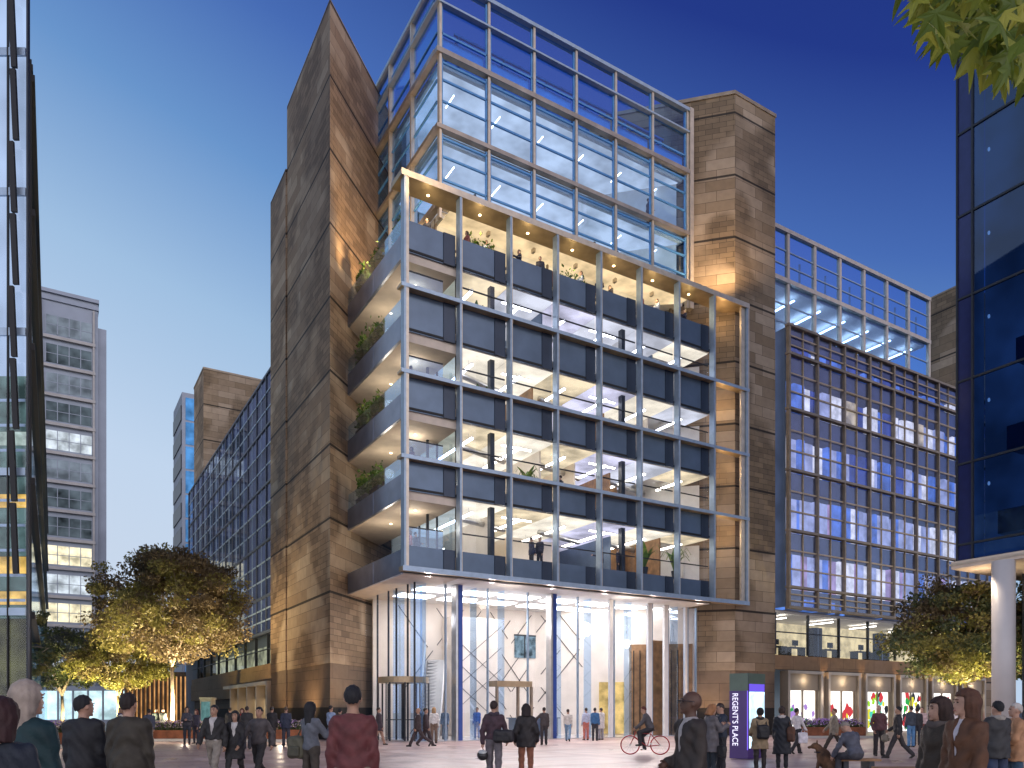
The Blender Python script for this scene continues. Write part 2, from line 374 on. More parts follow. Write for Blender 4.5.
# stone towers
t = MB().prism([(-1.61, 6.43), (6.9, 14.94), (-1.61, 14.94)], 4.1, 39.2)
t.prism([(-1.70, 14.943), (5, 14.943), (5, 18.7), (-1.70, 18.7)], 4.1, 35.3)
tw = t.build('stone_tower', M['stoneL'], B)
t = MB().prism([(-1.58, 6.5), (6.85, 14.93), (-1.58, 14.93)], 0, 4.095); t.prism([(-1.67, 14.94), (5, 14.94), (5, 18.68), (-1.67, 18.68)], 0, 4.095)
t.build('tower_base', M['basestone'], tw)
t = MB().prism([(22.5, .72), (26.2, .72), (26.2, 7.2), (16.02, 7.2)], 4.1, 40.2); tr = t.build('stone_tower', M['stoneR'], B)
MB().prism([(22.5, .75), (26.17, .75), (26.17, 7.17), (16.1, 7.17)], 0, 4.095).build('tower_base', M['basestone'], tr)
t = MB().prism([(22.45, .66), (26.26, .66), (26.26, 7.26), (15.85, 7.26)], 40.2, 40.42).build('coping', M['bronze2'], tr)

# projecting box frame : verticals and horizontals
f = MB(); W = 22.88
for i in range(9):
    u = i*BAY; wd = .085 if i not in (0, 8) else .14
    f.box(u-wd+.05, u+wd*.7, -.005, .42, 8.2, 26.7, 0); f.box(u-wd, u-wd+.05, -.02, .40, 8.2, 26.7, 1); f.box(u-wd+.053, u-wd+.09, -.035, -.007, 8.2, 26.7, 1)
for k, z in enumerate(ZL):
    h = .14
    if k == 4:
        f.box(-.28, W+.07, -.03, 1.25, z-.12, z+.14, 2); f.box(-.29, W+.08, -.045, -.03, z-.15, z+.15, 0)
    elif k == 0:
        f.box(-.2, W+.07, -.03, .5, z-.15, z+.06, 2); f.box(-.22, W+.08, -.045, -.03, z-.17, z+.07, 1)
    else:
        f.box(-.28, W+.07, -.025, .5, z-h/2, z+h/2, 2); f.box(-.29, W+.08, -.045, -.025, z-h/2-.02, z+h/2+.02, 1)
# returning leg of the frame past the last bay
f.box(W-.5, W-.2, .1, .25, 8.3, 26.6, 0)
f.build('box_frame', [M['champ'], M['steel'], M['bronze']], B)

cells = []   # (zlo, zhi, list of (kind, z0, z1))
for k in range(4):
    lo, hi = ZL[k]+.08, ZL[k+1]-.08
    cells.append((k, lo, hi))
for k, lo, hi in cells:
    for i in range(7):
        u0, u1 = i*BAY+.1, (i+1)*BAY-.16
        us = u1-.24*(u1-u0)
        def panel(z0, z1, lab=None):
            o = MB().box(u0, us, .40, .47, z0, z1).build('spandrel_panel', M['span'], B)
            MB().box(us, u1, .34, .47, z0, z1).build('fin_shade_strip', M['finshade'], o)  # dark strip painting the shade and reflection on the fin's side
        if k == 3:
            panel(SO[4], 24.8); zw = (lo, SO[4])
        elif k == 0:
            panel(SO[1], hi); panel(lo, 9.4); zw = (9.4, SO[1])
        else:
            panel(SO[k+1], hi); zw = (lo, SO[k+1])
        zt = zw[0]+.86
        if i == 0:
            o = MB().box(u0, us, .44, .46, zw[0], zt).build('glass_balustrade', M['glassb'], B)
            MB().box(u0, us, .42, .48, zt, zt+.05).build('handrail', M['dark'], o)
            MB().box(us+.1, us+.22, 2.5, 2.62, zw[0], zw[1]).build('mullion', M['dark'], B)
        else:
            o = MB().box(u0, u1, .44, .455, zw[0], zw[1]).build('window', M['glass'], B)
            MB().box(u0, u1, .41, .47, zt, zt+.06).build('transom', M['dark'], o)
            if i % 3 == 1: MB().box(us+.05, us+.3, .9, 1.2, zw[0]-.6, zw[1]).build('column', M['dark'], B)

# floor slabs with soffit, fascia and balcony upstand
poly = [(.02, .5), (20.9, .5), (20.9, 2.2), (13.0, 10.1), (13.0, 13), (5.1, 13), (.02, 8.06)]
for k in range(5):
    s = MB().prism([(2.9, .5), (20.05, .5), (20.05, 3.05), (14, 9.1), (2.9, 9.1)], SO[k], FL[k], 0, 1)
    s.prism([(.02, .5), (2.9, .5), (2.9, 10.9), (.02, 8.06)], SF[k], FL[k], 2, 1)
    s.prism([(0.02, .36), (20.05, .36), (20.05, .5), (.02, .5)], SO[k]+.05, SO[k]+.15, 3)
    o = s.build('floor_slab', [M['white'], M['carpet'], M['soffit'], M['black']], B)
    fa = MB().box(-.13, .0, .44, 8.03, SF[k]-.02, SF[k]+1.12); fa.box(-.145, -.13, 4.0, 4.03, SF[k]-.02, SF[k]+1.12)
    fo = fa.build('balcony_fascia', M['fascia'], B)
    if k: MB().box(-.08, -.06, .44, 8.0, SF[k]+1.12, SF[k]+1.95).build('glass_balustrade', M['glassb'], fo)
    if k:
        d = MB()
        for a, b in ((1.4, 2.2), (1.4, 5.4)): d.cyl(a, b, .07, SF[k]-.012, SF[k]-.002, 12)
        d.build('downlight', M['lightw'], B)
# rooms
CE = SO[1:]           # ceilings over floors 0..3
for k in range(4):
    z0, z1 = FL[k], SO[k+1]
    rs = random.Random(k+70)
    for j in range(6):
        a, b = 3.0+j*2.84, 3.0+(j+1)*2.84
        ve = min(8.9, 22.7-b)
        MB().box(a+.02, b-.02, .6, ve, z1-.022, z1-.004).build('ceiling_glow_sheet', rs.choice([M['ceil'], M['ceil'], M['ceilglow2'], M['ceilglowc'], M['ceilglow3']]), B)  # thin emissive sheet added so the room ceiling looks lamp-lit
        if rs.random() < .5: MB().box(b-.05, b+.05, 1.6+rs.random()*2, ve, z0, z1-.03).build('partition', rs.choice([M['white'], M['lobbywall'], M['wood'], M['span']]), B)
    r = MB().box(2.95, 14, 9.0, 9.1, z0, z1, 0)
    r.prism([(14, 9.0), (20.85, 2.15), (20.9, 2.2), (14.05, 9.05)], z0, z1, 0)
    r.box(9.2, 12.4, 6.2, 8.9, z0, z1, 1); r.box(15.5, 16.2, 4.6, 7.0, z0, z1, 2)
    r.build('interior_wall', [M['white'], M['lobbywall'], M['wood']], B)
    # balcony-side glazing wall
    o = MB().box(2.9, 2.92, .6, 9, z0, z1).build('window', M['glassb'], B)
    for v in (.62, 2.8, 5.0, 7.2): MB().box(2.86, 2.95, v, v+.07, z0, z1).build('mullion', M['dark'], o)
    lf = MB(); lf2 = MB()
    for j in range(6):
        u = 4.1+j*2.86
        if j in (1, 3): lf.box(u-.9, u+.9, 1.5, 1.62, z1-.30, z1-.25); lf2.box(u-.9, u+.9, 1.5, 1.62, z1-.25, z1-.2)
        ve = 5.6 if u < 16 else 3.4
        lf.box(u-.06, u+.06, 1.2, ve, z1-.42, z1-.34); lf2.box(u-.07, u+.07, 1.2, ve, z1-.338, z1-.28)
        for v in (1.6, ve-.4): lf2.box(u-.01, u+.01, v, v+.02, z1-.28, z1)
    if k in (0,): mt = M['light']
    else: mt = M['lightc'] if k > 1 else M['light']
    o = lf.build('linear_light', mt, B); lf2.build('light_casing', M['silver'], o)
# ducts seen through the glass
for k in range(4):
    for j in range(3):
        u = 5.6+j*5.4; d = MB()
        d.tube([(u-1.6, 2.6+.5*j, SO[k+1]-.35), (u+1.8, 3.6+.4*j, SO[k+1]-.35)], .16, 10)
        d.build('ceiling_duct', M['silver'], B, smooth=True)
# terrace level (top of the box): rear wall with warm glazing, ceiling
r = MB().box(3.4, 14, 6.5, 6.6, 23.9, 27.4, 0); r.prism([(14, 6.5), (19.3, 3.7), (19.35, 3.75), (14, 6.6)], 23.9, 27.4, 0)
r.build('terrace_rear_wall', M['white'], B)
gw = MB().box(3.0, 19.6, 3.3, 3.33, 23.9, 27.35).build('window', M['glass'], B)
mm = MB()
for j in range(8): mm.box(3+j*2.35, 3.09+j*2.35, 3.25, 3.38, 23.9, 27.35)
mm.box(3, 19.6, 3.25, 3.38, 26.0, 26.08)
mm.build('mullion', M['bronze2'], gw)
d = MB(); d2 = MB()
for j in range(7):
    d.cyl(1.43+j*BAY, .75, .07, 26.565, 26.578, 14)
    if j: d2.box(1.0+j*BAY, 2.0+j*BAY, 4.3, 4.4, 27.2, 27.27)
d.build('downlight', M['lightw'], B); d2.build('linear_light', M['light'], B)
# penthouse: two glazed storeys and an open screen
u0, u1, vp = 2.86, 20.02, 2.5
sl = MB()
lc = MB()
for z in (31.45, 35.3):
    lc.prism([(u0+.3, vp+.4), (u1-.3, vp+.4), (u1-.3, 3.0), (14.0, 8.5), (u0+.3, 8.5)], z-.372, z-.355)
lc.build('ceiling_glow_sheet', M['ceilglowc'], B)  # added emissive sheets, brightness of lit ceilings put into their colour
MB().prism([(3.2, .9), (19.6, .9), (19.6, 2.5), (14, 6.4), (3.2, 6.4)], 27.07, 27.09).build('ceiling_glow_sheet', M['ceilgloww'], B)  # added glow sheet brightening the terrace from above
for z in (27.45, 31.45, 35.3):
    sl.prism([(u0+.15, vp+.2), (u1-.1, vp+.2), (u1-.1, 3.1), (14.0, 9.1), (14, 13.2), (u0+2.6, 13.2), (u0+.15, 10.8)], z-.35, z)
sl.build('floor_slab', M['white'], B)
sv = [vp+3.13*j for j in range(4)]
fr = MB()
for i in range(7):
    u = u0+BAY*i; fr.box(u-.07, u+.07, vp-.2, vp+.05, 26.85, 39.3, 0); 
for j in range(1, 4): fr.box(u0-.22, u0+.05, sv[j]-.08, sv[j]+.08, 26.0, 39.3, 0)
fr.box(u1+.12, u1+.42, vp-.3, vp+.1, 26.85, 39.45, 0)
fr.build('mullion', M['champ'], B)
fr = MB()
for z, h, m in ((27.5, .24, 0), (31.5, .22, 0), (35.4, .26, 0), (39.3, .2, 1), (37.9, .1, 1)):
    fr.box(u0-.24, u1+.1, vp-.28, vp+.08, z-h/2, z+h/2, m); fr.box(u0-.28, u0+.08, vp+.08, sv[3], z-h/2, z+h/2, m)
fr.box(u0-.24, u1+.1, vp-.1, vp+.45, 39.46, 39.54, 2)
fr.build('penthouse_frame', [M['brz'], M['steel'], M['silver']], B)
for k, (za, zb) in enumerate(((27.6, 31.3), (31.72, 35.17), (35.63, 37.82), (37.98, 39.15))):
    for i in range(6):
        a, b = u0+BAY*i+.075, u0+BAY*(i+1)-.075
        o = MB().box(a, b, vp-.05, vp-.035, za, zb).build('window', M['glassq'] if k < 2 else M['glassp'], B)
        r = MB()
        if k < 2:
            for q in (.36, .68, .94): r.box(a, b, vp-.1, vp-.01, za+(zb-za)*q-.05, za+(zb-za)*q+.05)
        elif k == 2: r.box(a, b, vp-.1, vp-.01, za+.75, za+.85)
        r.box(b-.09, b, vp-.1, vp+.0, za, zb) if k < 3 else r.box(b-.09, b, vp-.1, vp+.02, za, zb)
        if k < 3: r.box(a, a+.1, vp-.1, vp, za, zb)
        r.build('glazing_bar', M['sky'], o)
        if k == 2: MB().box(a+.1, b-.1, vp+.12, vp+.14, za, za+.78).build('screen_panel', M['pane'], B)
    for j in range(3):
        a, b = sv[j]+.115, sv[j+1]-.135
        o = MB().box(u0-.05, u0-.035, a, b, za, zb).build('window', M['glassp'], B)
        r = MB()
        for q in ((.36, .68) if k < 2 else (.4,)): r.box(u0-.1, u0-.01, a, b, za+(zb-za)*q-.05, za+(zb-za)*q+.05)
        r.build('glazing_bar', M['sky'], o)
r = MB()
for za, zb in ((27.45, 31.1), (31.45, 34.95)):
    r.box(4.5, 14, 8.6, 8.7, za, zb); r.prism([(14, 8.6), (19.7, 3.0), (19.8, 3.1), (14.1, 8.7)], za, zb)
    r.box(u0+.3, u0+1.0, 7.4, 8.1, za, zb)
r.build('interior_wall', M['white'], B)
r = MB()
for za in (31.1, 34.95):
    for j in range(6):
        ve = 7.2 if j < 4 else 4.2
        r.box(4.25+j*BAY, 4.31+j*BAY, 3.6, 4.6, za-.40, za-.37)
r.build('linear_light', M['lightc'], B)
# blue steel handling frame behind the rooftop screen
r = MB()
for j in range(6):
    u = 4.4+j*BAY
    r.box(u, u+.14, 3.4, 3.54, 35.3, 37.6); r.box(u, u+.14, 3.4, 6.2, 37.5, 37.62)
r.box(4.2, 19, 3.38, 3.5, 37.62, 37.74); r.box(3.4, 19, 4.6, 4.7, 35.3, 36.7, 1)
r.build('rooftop_rail', [M['sky'], M['sky']], B)

# lobby
LU0, LU1, LV = 1.4, 20.6, 2.2
MB().prism([(LU0-.3, LV-.4), (LU1, LV-.4), (LU1, 2.55), (13.5, 9.2), (LU0, 9.2)], 0.01, .03).build('lobby_floor', M['lobbyfloor'], B)
r = MB().box(LU0+.4, 13, 9.1, 9.25, .03, 8.05, 0); r.prism([(13, 9.1), (20.75, 2.45), (20.8, 2.5), (13.05, 9.25)], .03, 8.05, 0)
r.box(6.2, 9.6, 7.6, 9.0, .03, 7.2, 0); r.box(18.0, 19.3, 3.5, 3.7, .03, 6.0, 1)
r.build('lobby_wall', [M['lobbywall'], M['wood']], B)
r = MB(); rs = random.Random(12)
def W(a_): return (a_+2.2, 9.08) if a_+2.2 < 13 else (13+(a_-10.8)*.76, 9.08-(a_-10.8)*.652)
for j in range(15):            # diagonal inlay lattice on the lobby walls
    for d in (1, -1):
        z = .2 if d > 0 else 7.8; a = j*1.25-.6 + (.5 if d < 0 else 0); z0 = z+d*rs.choice((0, 0, 1.6, 2.6)); 
        while abs(z0-z) < 7.2 and .1 < z0 < 7.9:
            ln = rs.choice((1.6, 2.4, 3.4)); z1 = max(.2, min(7.8, z0+d*ln)); a0 = a+abs(z0-z)*.8; a1 = a+abs(z1-z)*.8
            if a1 < 14.2 and a0 > .1 and abs(z1-z0) > .5 and rs.random() < .8:
                if not (a0 < 10.8 < a1):
                    x0, y0 = W(a0); x1, y1 = W(a1); r.tube([(x0, y0-.03, z0), (x1, y1-.03, z1)], .024, 4)
            z0 = z1+d*.35
for q_ in range(10):
    d = 1 if q_ % 2 else -1; z = .8+q_*.65; r.tube([(6.25, 7.58, z), (9.55, 7.58, max(.2, min(7.15, z+d*2.7)))], .016, 4) if .2 < z+d*2.7 < 7.15 else None
r.build('wall_inlay', M['dark'], B)
r = MB()
for j in range(7):
    for v in (3.4, 6.0):
        if 2.6+j*2.7 < 17 or v < 5: r.box(2.3+j*2.7, 4.3+j*2.7, v, v+1.3, 8.0, 8.03)
r.build('ceiling_light', M['lobbylight'] if 'lobbylight' in M else emit('lobby_ceiling_lamp', (1, .93, .88), 9), B)
mul = [(LU0, 0), (3.1, 0), (5.58, 0), (8.09, 0), (11.45, 0), (14.06, 0), (16.98, 0), (18.27, 0), (19.9, 0), (20.62, 0)]
for i in range(len(mul)-1):
    a, b = mul[i][0]+.05, mul[i+1][0]-.05
    o = MB().box(a, b, LV, LV+.02, .03, 8.03).build('lobby_glazing', M['glass'], B)
    MB().box(b, b+.07, LV-.06, LV+.08, .03, 8.03).build('mullion', M['steel'], o)
for k_ in range(4):
    lamp('POINT', 'lobby_lamp', l2w(3.5+4.2*k_, 3.6, 6.4), 90, (1, .95, .97), .5)
for u, c, wd in ((3.8, 'bluefin', .13), (9.67, 'bluefin', .12), (13.8, 'white', .13), (16.75, 'white', .17), (18.05, 'white', .17), (19.7, 'white', .1)):
    MB().box(u-wd*.9, u+wd*.9, LV-(.3 if c == 'bluefin' else .1), LV+(.25 if c == 'bluefin' else .08), .03, 8.03).build('lobby_column', M[c], B)
    if c == 'bluefin': MB().box(u-wd-.12, u-wd-.005, LV-.28, LV+.25, .03, 8.03).build('column_casing', M['silver'], B)
for v0, v1 in ((2.25, 3.1), (3.1, 4.6), (4.6, 5.7), (5.7, 7.3), (7.3, 9.2)):
    o = MB().box(LU0-.02, LU0, v0+.05, v1-.03, .03, 8.03).build('lobby_glazing', M['glass'], B)
    MB().box(LU0-.06, LU0+.03, v0-.02, v0+.03, .03, 8.03).build('mullion', M['dark'], o)
for u in (2.0, 4.9, 6.6, 10.3, 12.4, 15.4, 19.1):
    MB().box(u, u+.015, LV+.05, LV+.75, .03, 8.02).build('glass_fin', M['glassb'], B)
for v in (2.9, 5.2): MB().box(LU0+.05, LU0+.7, v, v+.015, .03, 8.02).build('glass_fin', M['glassb'], B)
MB().prism([(17.6, 5.05), (20.6, 2.48), (20.5, 2.40), (17.5, 4.97)], .03, 5.8).build('timber_wall', M['wood'], B)
for j in range(9):
    u = 17.6+j*.3; MB().box(u, u+.05, 4.9-j*.256-.25, 4.9-j*.256-.2, .03, 5.4).build('timber_batten', M['dark'], B)
# revolving doors
def revolving(u, v, r_, sq=False):
    o = MB().lathe(u, v, [(r_*.2, 3.3), (r_, 3.3), (r_, 3.0), (r_*.2, 3.0)], 32).build('revolving_door', M['bronze'], B, smooth=False)
    d = MB()
    for k in range(4):
        a = math.radians(20+90*k); d.tube([(u, v, .05), (u, v, 2.98)], .04, 6)
        x, y = u+math.cos(a)*(r_-.1), v+math.sin(a)*(r_-.1)
        d.tube([(x, y, .05), (x, y, 2.98)], .03, 6); d.tube([(u, v, 1.1), (x, y, 1.1)], .025, 6)
    for a in (25, 60, 115, 150, 205, 240, 295, 330):
        a = math.radians(a+10); d.tube([(u+math.cos(a)*r_, v+math.sin(a)*r_, .04), (u+math.cos(a)*r_, v+math.sin(a)*r_, 3.0)], .045, 6)
    d.build('door_wing', M['dark'], o)
revolving(1.45, 3.8, 1.3)
o = MB().box(5.85, 8.05, LV-.5, LV+.5, 2.85, 3.15).build('door_portal', M['bronze'], B)
d = MB()
for u in (5.85, 7.15, 8.0): d.box(u, u+.12, LV-.45, LV-.3, .03, 2.85)
d.box(5.9, 8.0, LV-.42, LV-.36, .03, .2)
d.build('door_leaf', M['bronze2'], o)
# escalator, upper window and reception in the lobby
e = MB()
p0, p1 = (3.2, 4.6), (5.4, 8.2)
def esc(t, off, z): dx, dy = p1[0]-p0[0], p1[1]-p0[1]; return (p0[0]+dx*t+off, p0[1]+dy*t-off*.5, z)
for off in (-.55, .55):
    e.tube([esc(0, off, 1.0), esc(.12, off, 1.1), esc(1, off, 5.6)], .06, 6, 1)
    for s in (0,):
        a, b = esc(.05, off, .1), esc(1, off, 4.7); c, d_ = esc(1, off, 5.55), esc(.05, off, 1.0)
        e.quad(a, b, c, d_, 2)
a, b, c, d_ = esc(0, -.5, .05), esc(0, .5, .05), esc(1, .5, 4.6), esc(1, -.5, 4.6)
e.quad(a, b, c, d_, 0)
a2, b2, c2, d2_ = [(q[0], q[1], q[2]-.45) for q in (a, b, c, d_)]
e.quad(d2_, c2, b2, a2, 1)
e.quad(a, a2, d2_, d_, 1); e.quad(b2, b, c, c2, 1)
for k in range(22):
    t = k/22; e.box(esc(t, 0, 0)[0]-.48, esc(t, 0, 0)[0]+.48, esc(t, 0, 0)[1], esc(t, 0, 0)[1]+.16, .1+4.5*t, .2+4.5*t, 0)
e.build('escalator', [M['concrete'], M['white'], M['glassb']], B)
r = MB().box(11.4, 13, 9.02, 9.08, 5.0, 6.4).build('lobby_window', emit('teal_room', (.30, .42, .5), .7, .7, 2), B)
MB().box(11.35, 13, 8.98, 9.05, 6.4, 6.5).box(12.1, 12.18, 8.98, 9.05, 5.0, 6.4).build('window_frame', M['dark'], r)
r = MB().box(9.0, 12.0, 5.0, 5.8, .03, 1.1).box(8.9, 12.1, 4.9, 5.9, 1.1, 1.16).build('reception_desk', M['span'], B)
tag(r)
r = MB().prism([(16.0, 6.15), (17.2, 5.1), (17.15, 5.05), (15.95, 6.1)], .1, 3.4).build('glowing_screen', emit('amber_screen', (1, .68, .25), .75, .5, 1.2), B)
# pendants
for n_, (px, py, rr, hh) in enumerate(((627, 644, .19, .26), (632.5, 660, .22, .42), (643, 680, .33, .42))):
    Y = 49.5
    u, v = w2l(*at(px, Y)); z = zat(py, Y)
    o = gthing('pendant_lamp', ['small round white lamp hanging highest behind the lobby glass', 'tall oval white lamp hanging in the middle of the lobby trio', 'largest white lamp hanging lowest of the lobby trio'][n_], 'pendant lamp', u, v, z-hh, 'pendant lamps in the lobby')
    MB().ell((u, v, z), (rr, rr, hh), 16).build('globe', M['light'], o, True)
    MB().tube([(u, v, z+hh), (u, v, 8.04)], .012, 5).build('cord', M['dark'], o)

# tall warm uplights on the stone
WARM = (1, .66, .33)
for (u, v, tu, tv, tz, pw) in ((-1.2, 4.2, 1.0, 9.0, 9, 700), (1.0, 6.3, 1.2, 9.2, 5.5, 60)):
    lamp('SPOT', 'tower_uplight', l2w(u, v, .3), pw, WARM, .15, l2w(tu, tv, tz), 75)
for j in range(7):
    lamp('POINT', 'terrace_lamp', l2w(1.43+j*BAY, .7, 25.7), 26, (1, .78, .42), .08)
lamp('SPOT', 'tower_uplight', l2w(-3.0, 9.0, .3), 900, WARM, .15, l2w(-1.6, 11.0, 7.5), 110, 1)
lamp('SPOT', 'tower_uplight', l2w(-3.2, 14.5, .3), 500, WARM, .15, l2w(-1.7, 16.5, 7.0), 110, 1)
for k in range(1, 5):
    lamp('POINT', 'balcony_lamp', l2w(1.4, 2.4, SF[k]-.6), 45, (1, .86, .68), .2)
    lamp('POINT', 'balcony_lamp', l2w(1.2, 5.2, SF[k]-1.2), 60, (1, .84, .62), .25)
lamp('SPOT', 'terrace_uplight', l2w(.9, 4.6, 24.1), 2600, WARM, .15, l2w(1.4, 9.4, 33), 100)
lamp('SPOT', 'terrace_uplight', l2w(-.2, -3, 27), 900, WARM, .15, l2w(.4, 8.5, 30), 100)
for u, v, tu, tv, tz, pw in ((20.2, 1.2, 21.6, 1.8, 6.5, 260), (23.0, -1.8, 24.2, .75, 7.5, 260), (20.9, .9, 21.4, 1.9, 13, 120)):
    lamp('SPOT', 'tower_uplight', l2w(u, v, .3), pw, WARM, .15, l2w(tu, tv, tz), 80)
lamp('SPOT', 'roof_uplight', l2w(20.2, -.9, 27.2), 1500, WARM, .15, l2w(21.6, 1.8, 32), 110)
for k in range(4):
    lamp('POINT', 'frame_lamp', l2w(21.3, .6, ZL[k+1]-.9), 45, WARM, .06)
for k_ in range(6):
    lamp('SPOT', 'soffit_fill_light', l2w(1.5+3.6*k_, .9, 7.9), 1500, (1, .84, .80), .15, l2w(0+3.6*k_, -6, 0), 140, 1)  # spots added to brighten the paving in front of the lobby
lamp('POINT', 'soffit_fill_light', l2w(6, .9, 7.3), 25, (1, .85, .7), .2)
lamp('POINT', 'soffit_fill_light', l2w(14, .9, 7.3), 40, (1, .85, .7), .2)

# ================================================================== wings
def rnd_room(k, j):
    return None
E = {'deep': emit('deep_blue_room', (.03, .06, .28), 1.0, .5, .8), 'blue': emit('blue_room', (.10, .22, .66), .95, .5, .9),
     'lav': emit('lavender_room', (.50, .52, .74), .95, .3, 1.3), 'wht': emit('white_room', (.95, .88, .84), 1.2, .3, 1.6),
     'warm': emit('warm_room', (.95, .72, .42), .8, .5, 1.2), 'rose': emit('rose_room', (.62, .40, .62), .8, .4, 1), 'dim': emit('dim_room', (.07, .08, .13), .6, .5, 1)}
def facade(T, P, nb, zs, weights, vs=.15, seed=1, frame='bronze2', sub=True, pr=1.0):
    rs = random.Random(seed)
    def bx(mb, a0, a1, d0, d1, z0, z1, m=0):
        p, q = P(a0, d0), P(a1, d1); mb.box(p[0], q[0], p[1], q[1], z0, z1, m)
    fr = MB()
    for i in range(nb+1): bx(fr, i*BAY-vs/2, i*BAY+vs/2, -.16*pr, .12, zs[0]-.05, zs[-1])
    for k, z in enumerate(zs): bx(fr, -.15, nb*BAY+.15, -.2*pr, .14, z-.08, z+.08)
    th = MB()
    for k in range(len(zs)-1):
        h = zs[k+1]-zs[k]
        for q in (.32, .65): bx(th, 0, nb*BAY, -.08*pr, .04, zs[k]+h*q-.045, zs[k]+h*q+.045)
    if sub:
        for i in range(nb): bx(th, i*BAY+BAY*.5-.025, i*BAY+BAY*.5+.025, -.07*pr, .04, zs[0], zs[-1])
    o = fr.build('facade_frame', M[frame], T); th.build('glazing_rail', M['bronze'] if frame != 'navy' else M['steel'], o)
    for k in range(len(zs)-1):
        h = zs[k+1]-zs[k]
        wl = weights(k)
        names = [w_[0] for w_ in wl]; ws = [w_[1] for w_ in wl]
        it = MB(); keys = list(E)
        for i in range(nb):
            a = i*BAY
            while a < (i+1)*BAY-.05:
                b = min((i+1)*BAY, a+rs.choice((.35, .5, .9, 1.2)))
                n_ = rs.choices(names, ws)[0]
                bx(it, a, b, .9+rs.random()*.5, 1.5, zs[k]+.05, zs[k]+h*.67, keys.index(n_)); a = b
            w_ = MB(); bx(w_, i*BAY+vs/2, (i+1)*BAY-vs/2, .02, .035, zs[k]+.13, zs[k+1]-.13)
            wo_ = w_.build('window', M['glassw'], T)
            sp = MB(); bx(sp, i*BAY+vs/2, (i+1)*BAY-vs/2, .10, .16, zs[k]+h*.68, zs[k+1]-.13)
            sp.build('spandrel', M['span2'], wo_)
        it.build('lit_room_or_reflection', [E[q] for q in keys], T)
        s_ = MB(); bx(s_, 0, nb*BAY, .17, 6, zs[k+1]-.5, zs[k+1]-.2); s_.build('floor_slab', M['span2'], T)
M['navy'] = pbr('navy_steel', (.07, .085, .12), .45, .3, .15)
M['span2'] = pbr('grey_brown_spandrel', (.12, .135, .19), .5, .15, .35, .9)
ZW = [8.37, 9.7, 13.42, 17.4, 21.4, 25.0, 26.85]
# ---- right wing
RW = gthing('office_wing', 'long lower office wing with gridded bronze windows right of the tan stone tower', 'building', 27.2, .5, 0, 'office wings')
PR = lambda a, d: (27.2+a, .5+d)
def wr(k): return [[('dim', 5), ('blue', 2)], [('lav', 5), ('rose', 4), ('blue', 2), ('wht', 3)], [('blue', 4), ('lav', 5), ('wht', 2), ('rose', 1)], [('lav', 6), ('wht', 5), ('deep', 2), ('blue', 2)], [('deep', 2), ('wht', 6), ('lav', 3), ('warm', 2), ('blue', 3)], [('deep', 4), ('blue', 3), ('wht', 1)]][k]
facade(RW, PR, 9, ZW, wr, seed=5)
r = MB().box(27.0, 53, .62, .64, 26.6, 26.75).build('box_coping', M['bronze'], RW)
r = MB().box(26.26, 27.0, 1.6, 1.7, 8.4, 30, 0).box(27.0, 27.1, .62, 2.6, 8.4, 26.7, 1)
for z in ZW[1:]: r.box(26.26, 27.02, 1.52, 1.6, z-.6, z)
r.build('side_glazing', [E['lav'], M['span']], RW)
# penthouse of the right wing
RP0, RPN, vpp = 24.3, 8, 2.9
fr = MB(); fl = MB()
for i in range(RPN+1): u = RP0+BAY*i; fr.box(u-.12, u+.12, vpp-.15, vpp+.1, 26.9, 35.1)
for z, h in ((27.4, .3), (31.6, .3), (35.1, .28)): fr.box(RP0, RP0+BAY*RPN+.12, vpp-.2, vpp+.12, z-h/2, z+h/2)
fr.build('penthouse_frame', M['champ'], RW)
for k, (za, zb) in enumerate(((27.5, 31.45), (31.75, 34.95))):
    for i in range(RPN):
        a, b = RP0+BAY*i+.12, RP0+BAY*(i+1)-.12
        o = MB().box(a, b, vpp-.02, vpp, za, zb).build('window', M['glassp'], RW)
        r = MB()
        for q in (.3, .62): r.box(a, b, vpp-.06, vpp+.03, za+(zb-za)*q-.04, za+(zb-za)*q+.04)
        if k: r.box(b-.9, b-.8, vpp+.4, vpp+.5, za, za+1.9)
        r.build('glazing_bar', M['steel'], o)
MB().box(RP0+.2, RP0+BAY*RPN-.2, 3.1, 9, 31.3, 31.6).box(RP0+.2, RP0+BAY*RPN-.2, 3.1, 9, 26.9, 27.3).build('floor_slab', M['white'], RW)
r = MB()
for i in range(RPN):
    r.box(RP0+BAY*i+.3, RP0+BAY*i+2.4, 6.5, 6.6, 27.4, 31.2)
r.build('interior_wall', M['white'], RW)
r = MB()
for i in range(RPN): r.box(RP0+BAY*i+1.3, RP0+BAY*i+1.45, 3.4, 6.4, 30.9, 30.96)
r.build('linear_light', M['lightc'], RW)
# first-floor glazing strip of the right wing
fb = MB().box(26.26, 53, 1.0, 1.3, 4.3, 5.25).build('stone_band', M['stoneband'], RW)
u = 27.0
rm = MB().box(26.3, 53, 5.5, 5.6, 5.25, 8.2).build('lit_room_or_reflection', emit('tan_office', (.95, .76, .42), .75, .35, 1.5), RW)
MB().box(26.3, 53, 1.3, 5.5, 8.1, 8.25).build('ceiling', M['white'], RW)
MB().box(26.3, 53, 1.3, 5.5, 5.1, 5.25).build('floor_slab', M['carpet'], RW)
for i in range(8):
    a = 26.6+i*3.3
    o = MB().box(a, a+3.2, 1.08, 1.1, 5.3, 8.05).build('window', M['glass'], RW)
    MB().box(a-.05, a+.05, 1.0, 1.18, 5.3, 8.05).box(a, a+3.2, 1.02, 1.14, 6.75, 6.82).build('mullion', M['dark'], o)
r = MB()
for i in range(5): r.box(28.5+5*i, 28.6+5*i, 1.8, 4, 7.85, 7.9)
r.build('linear_light', M['light'], RW)
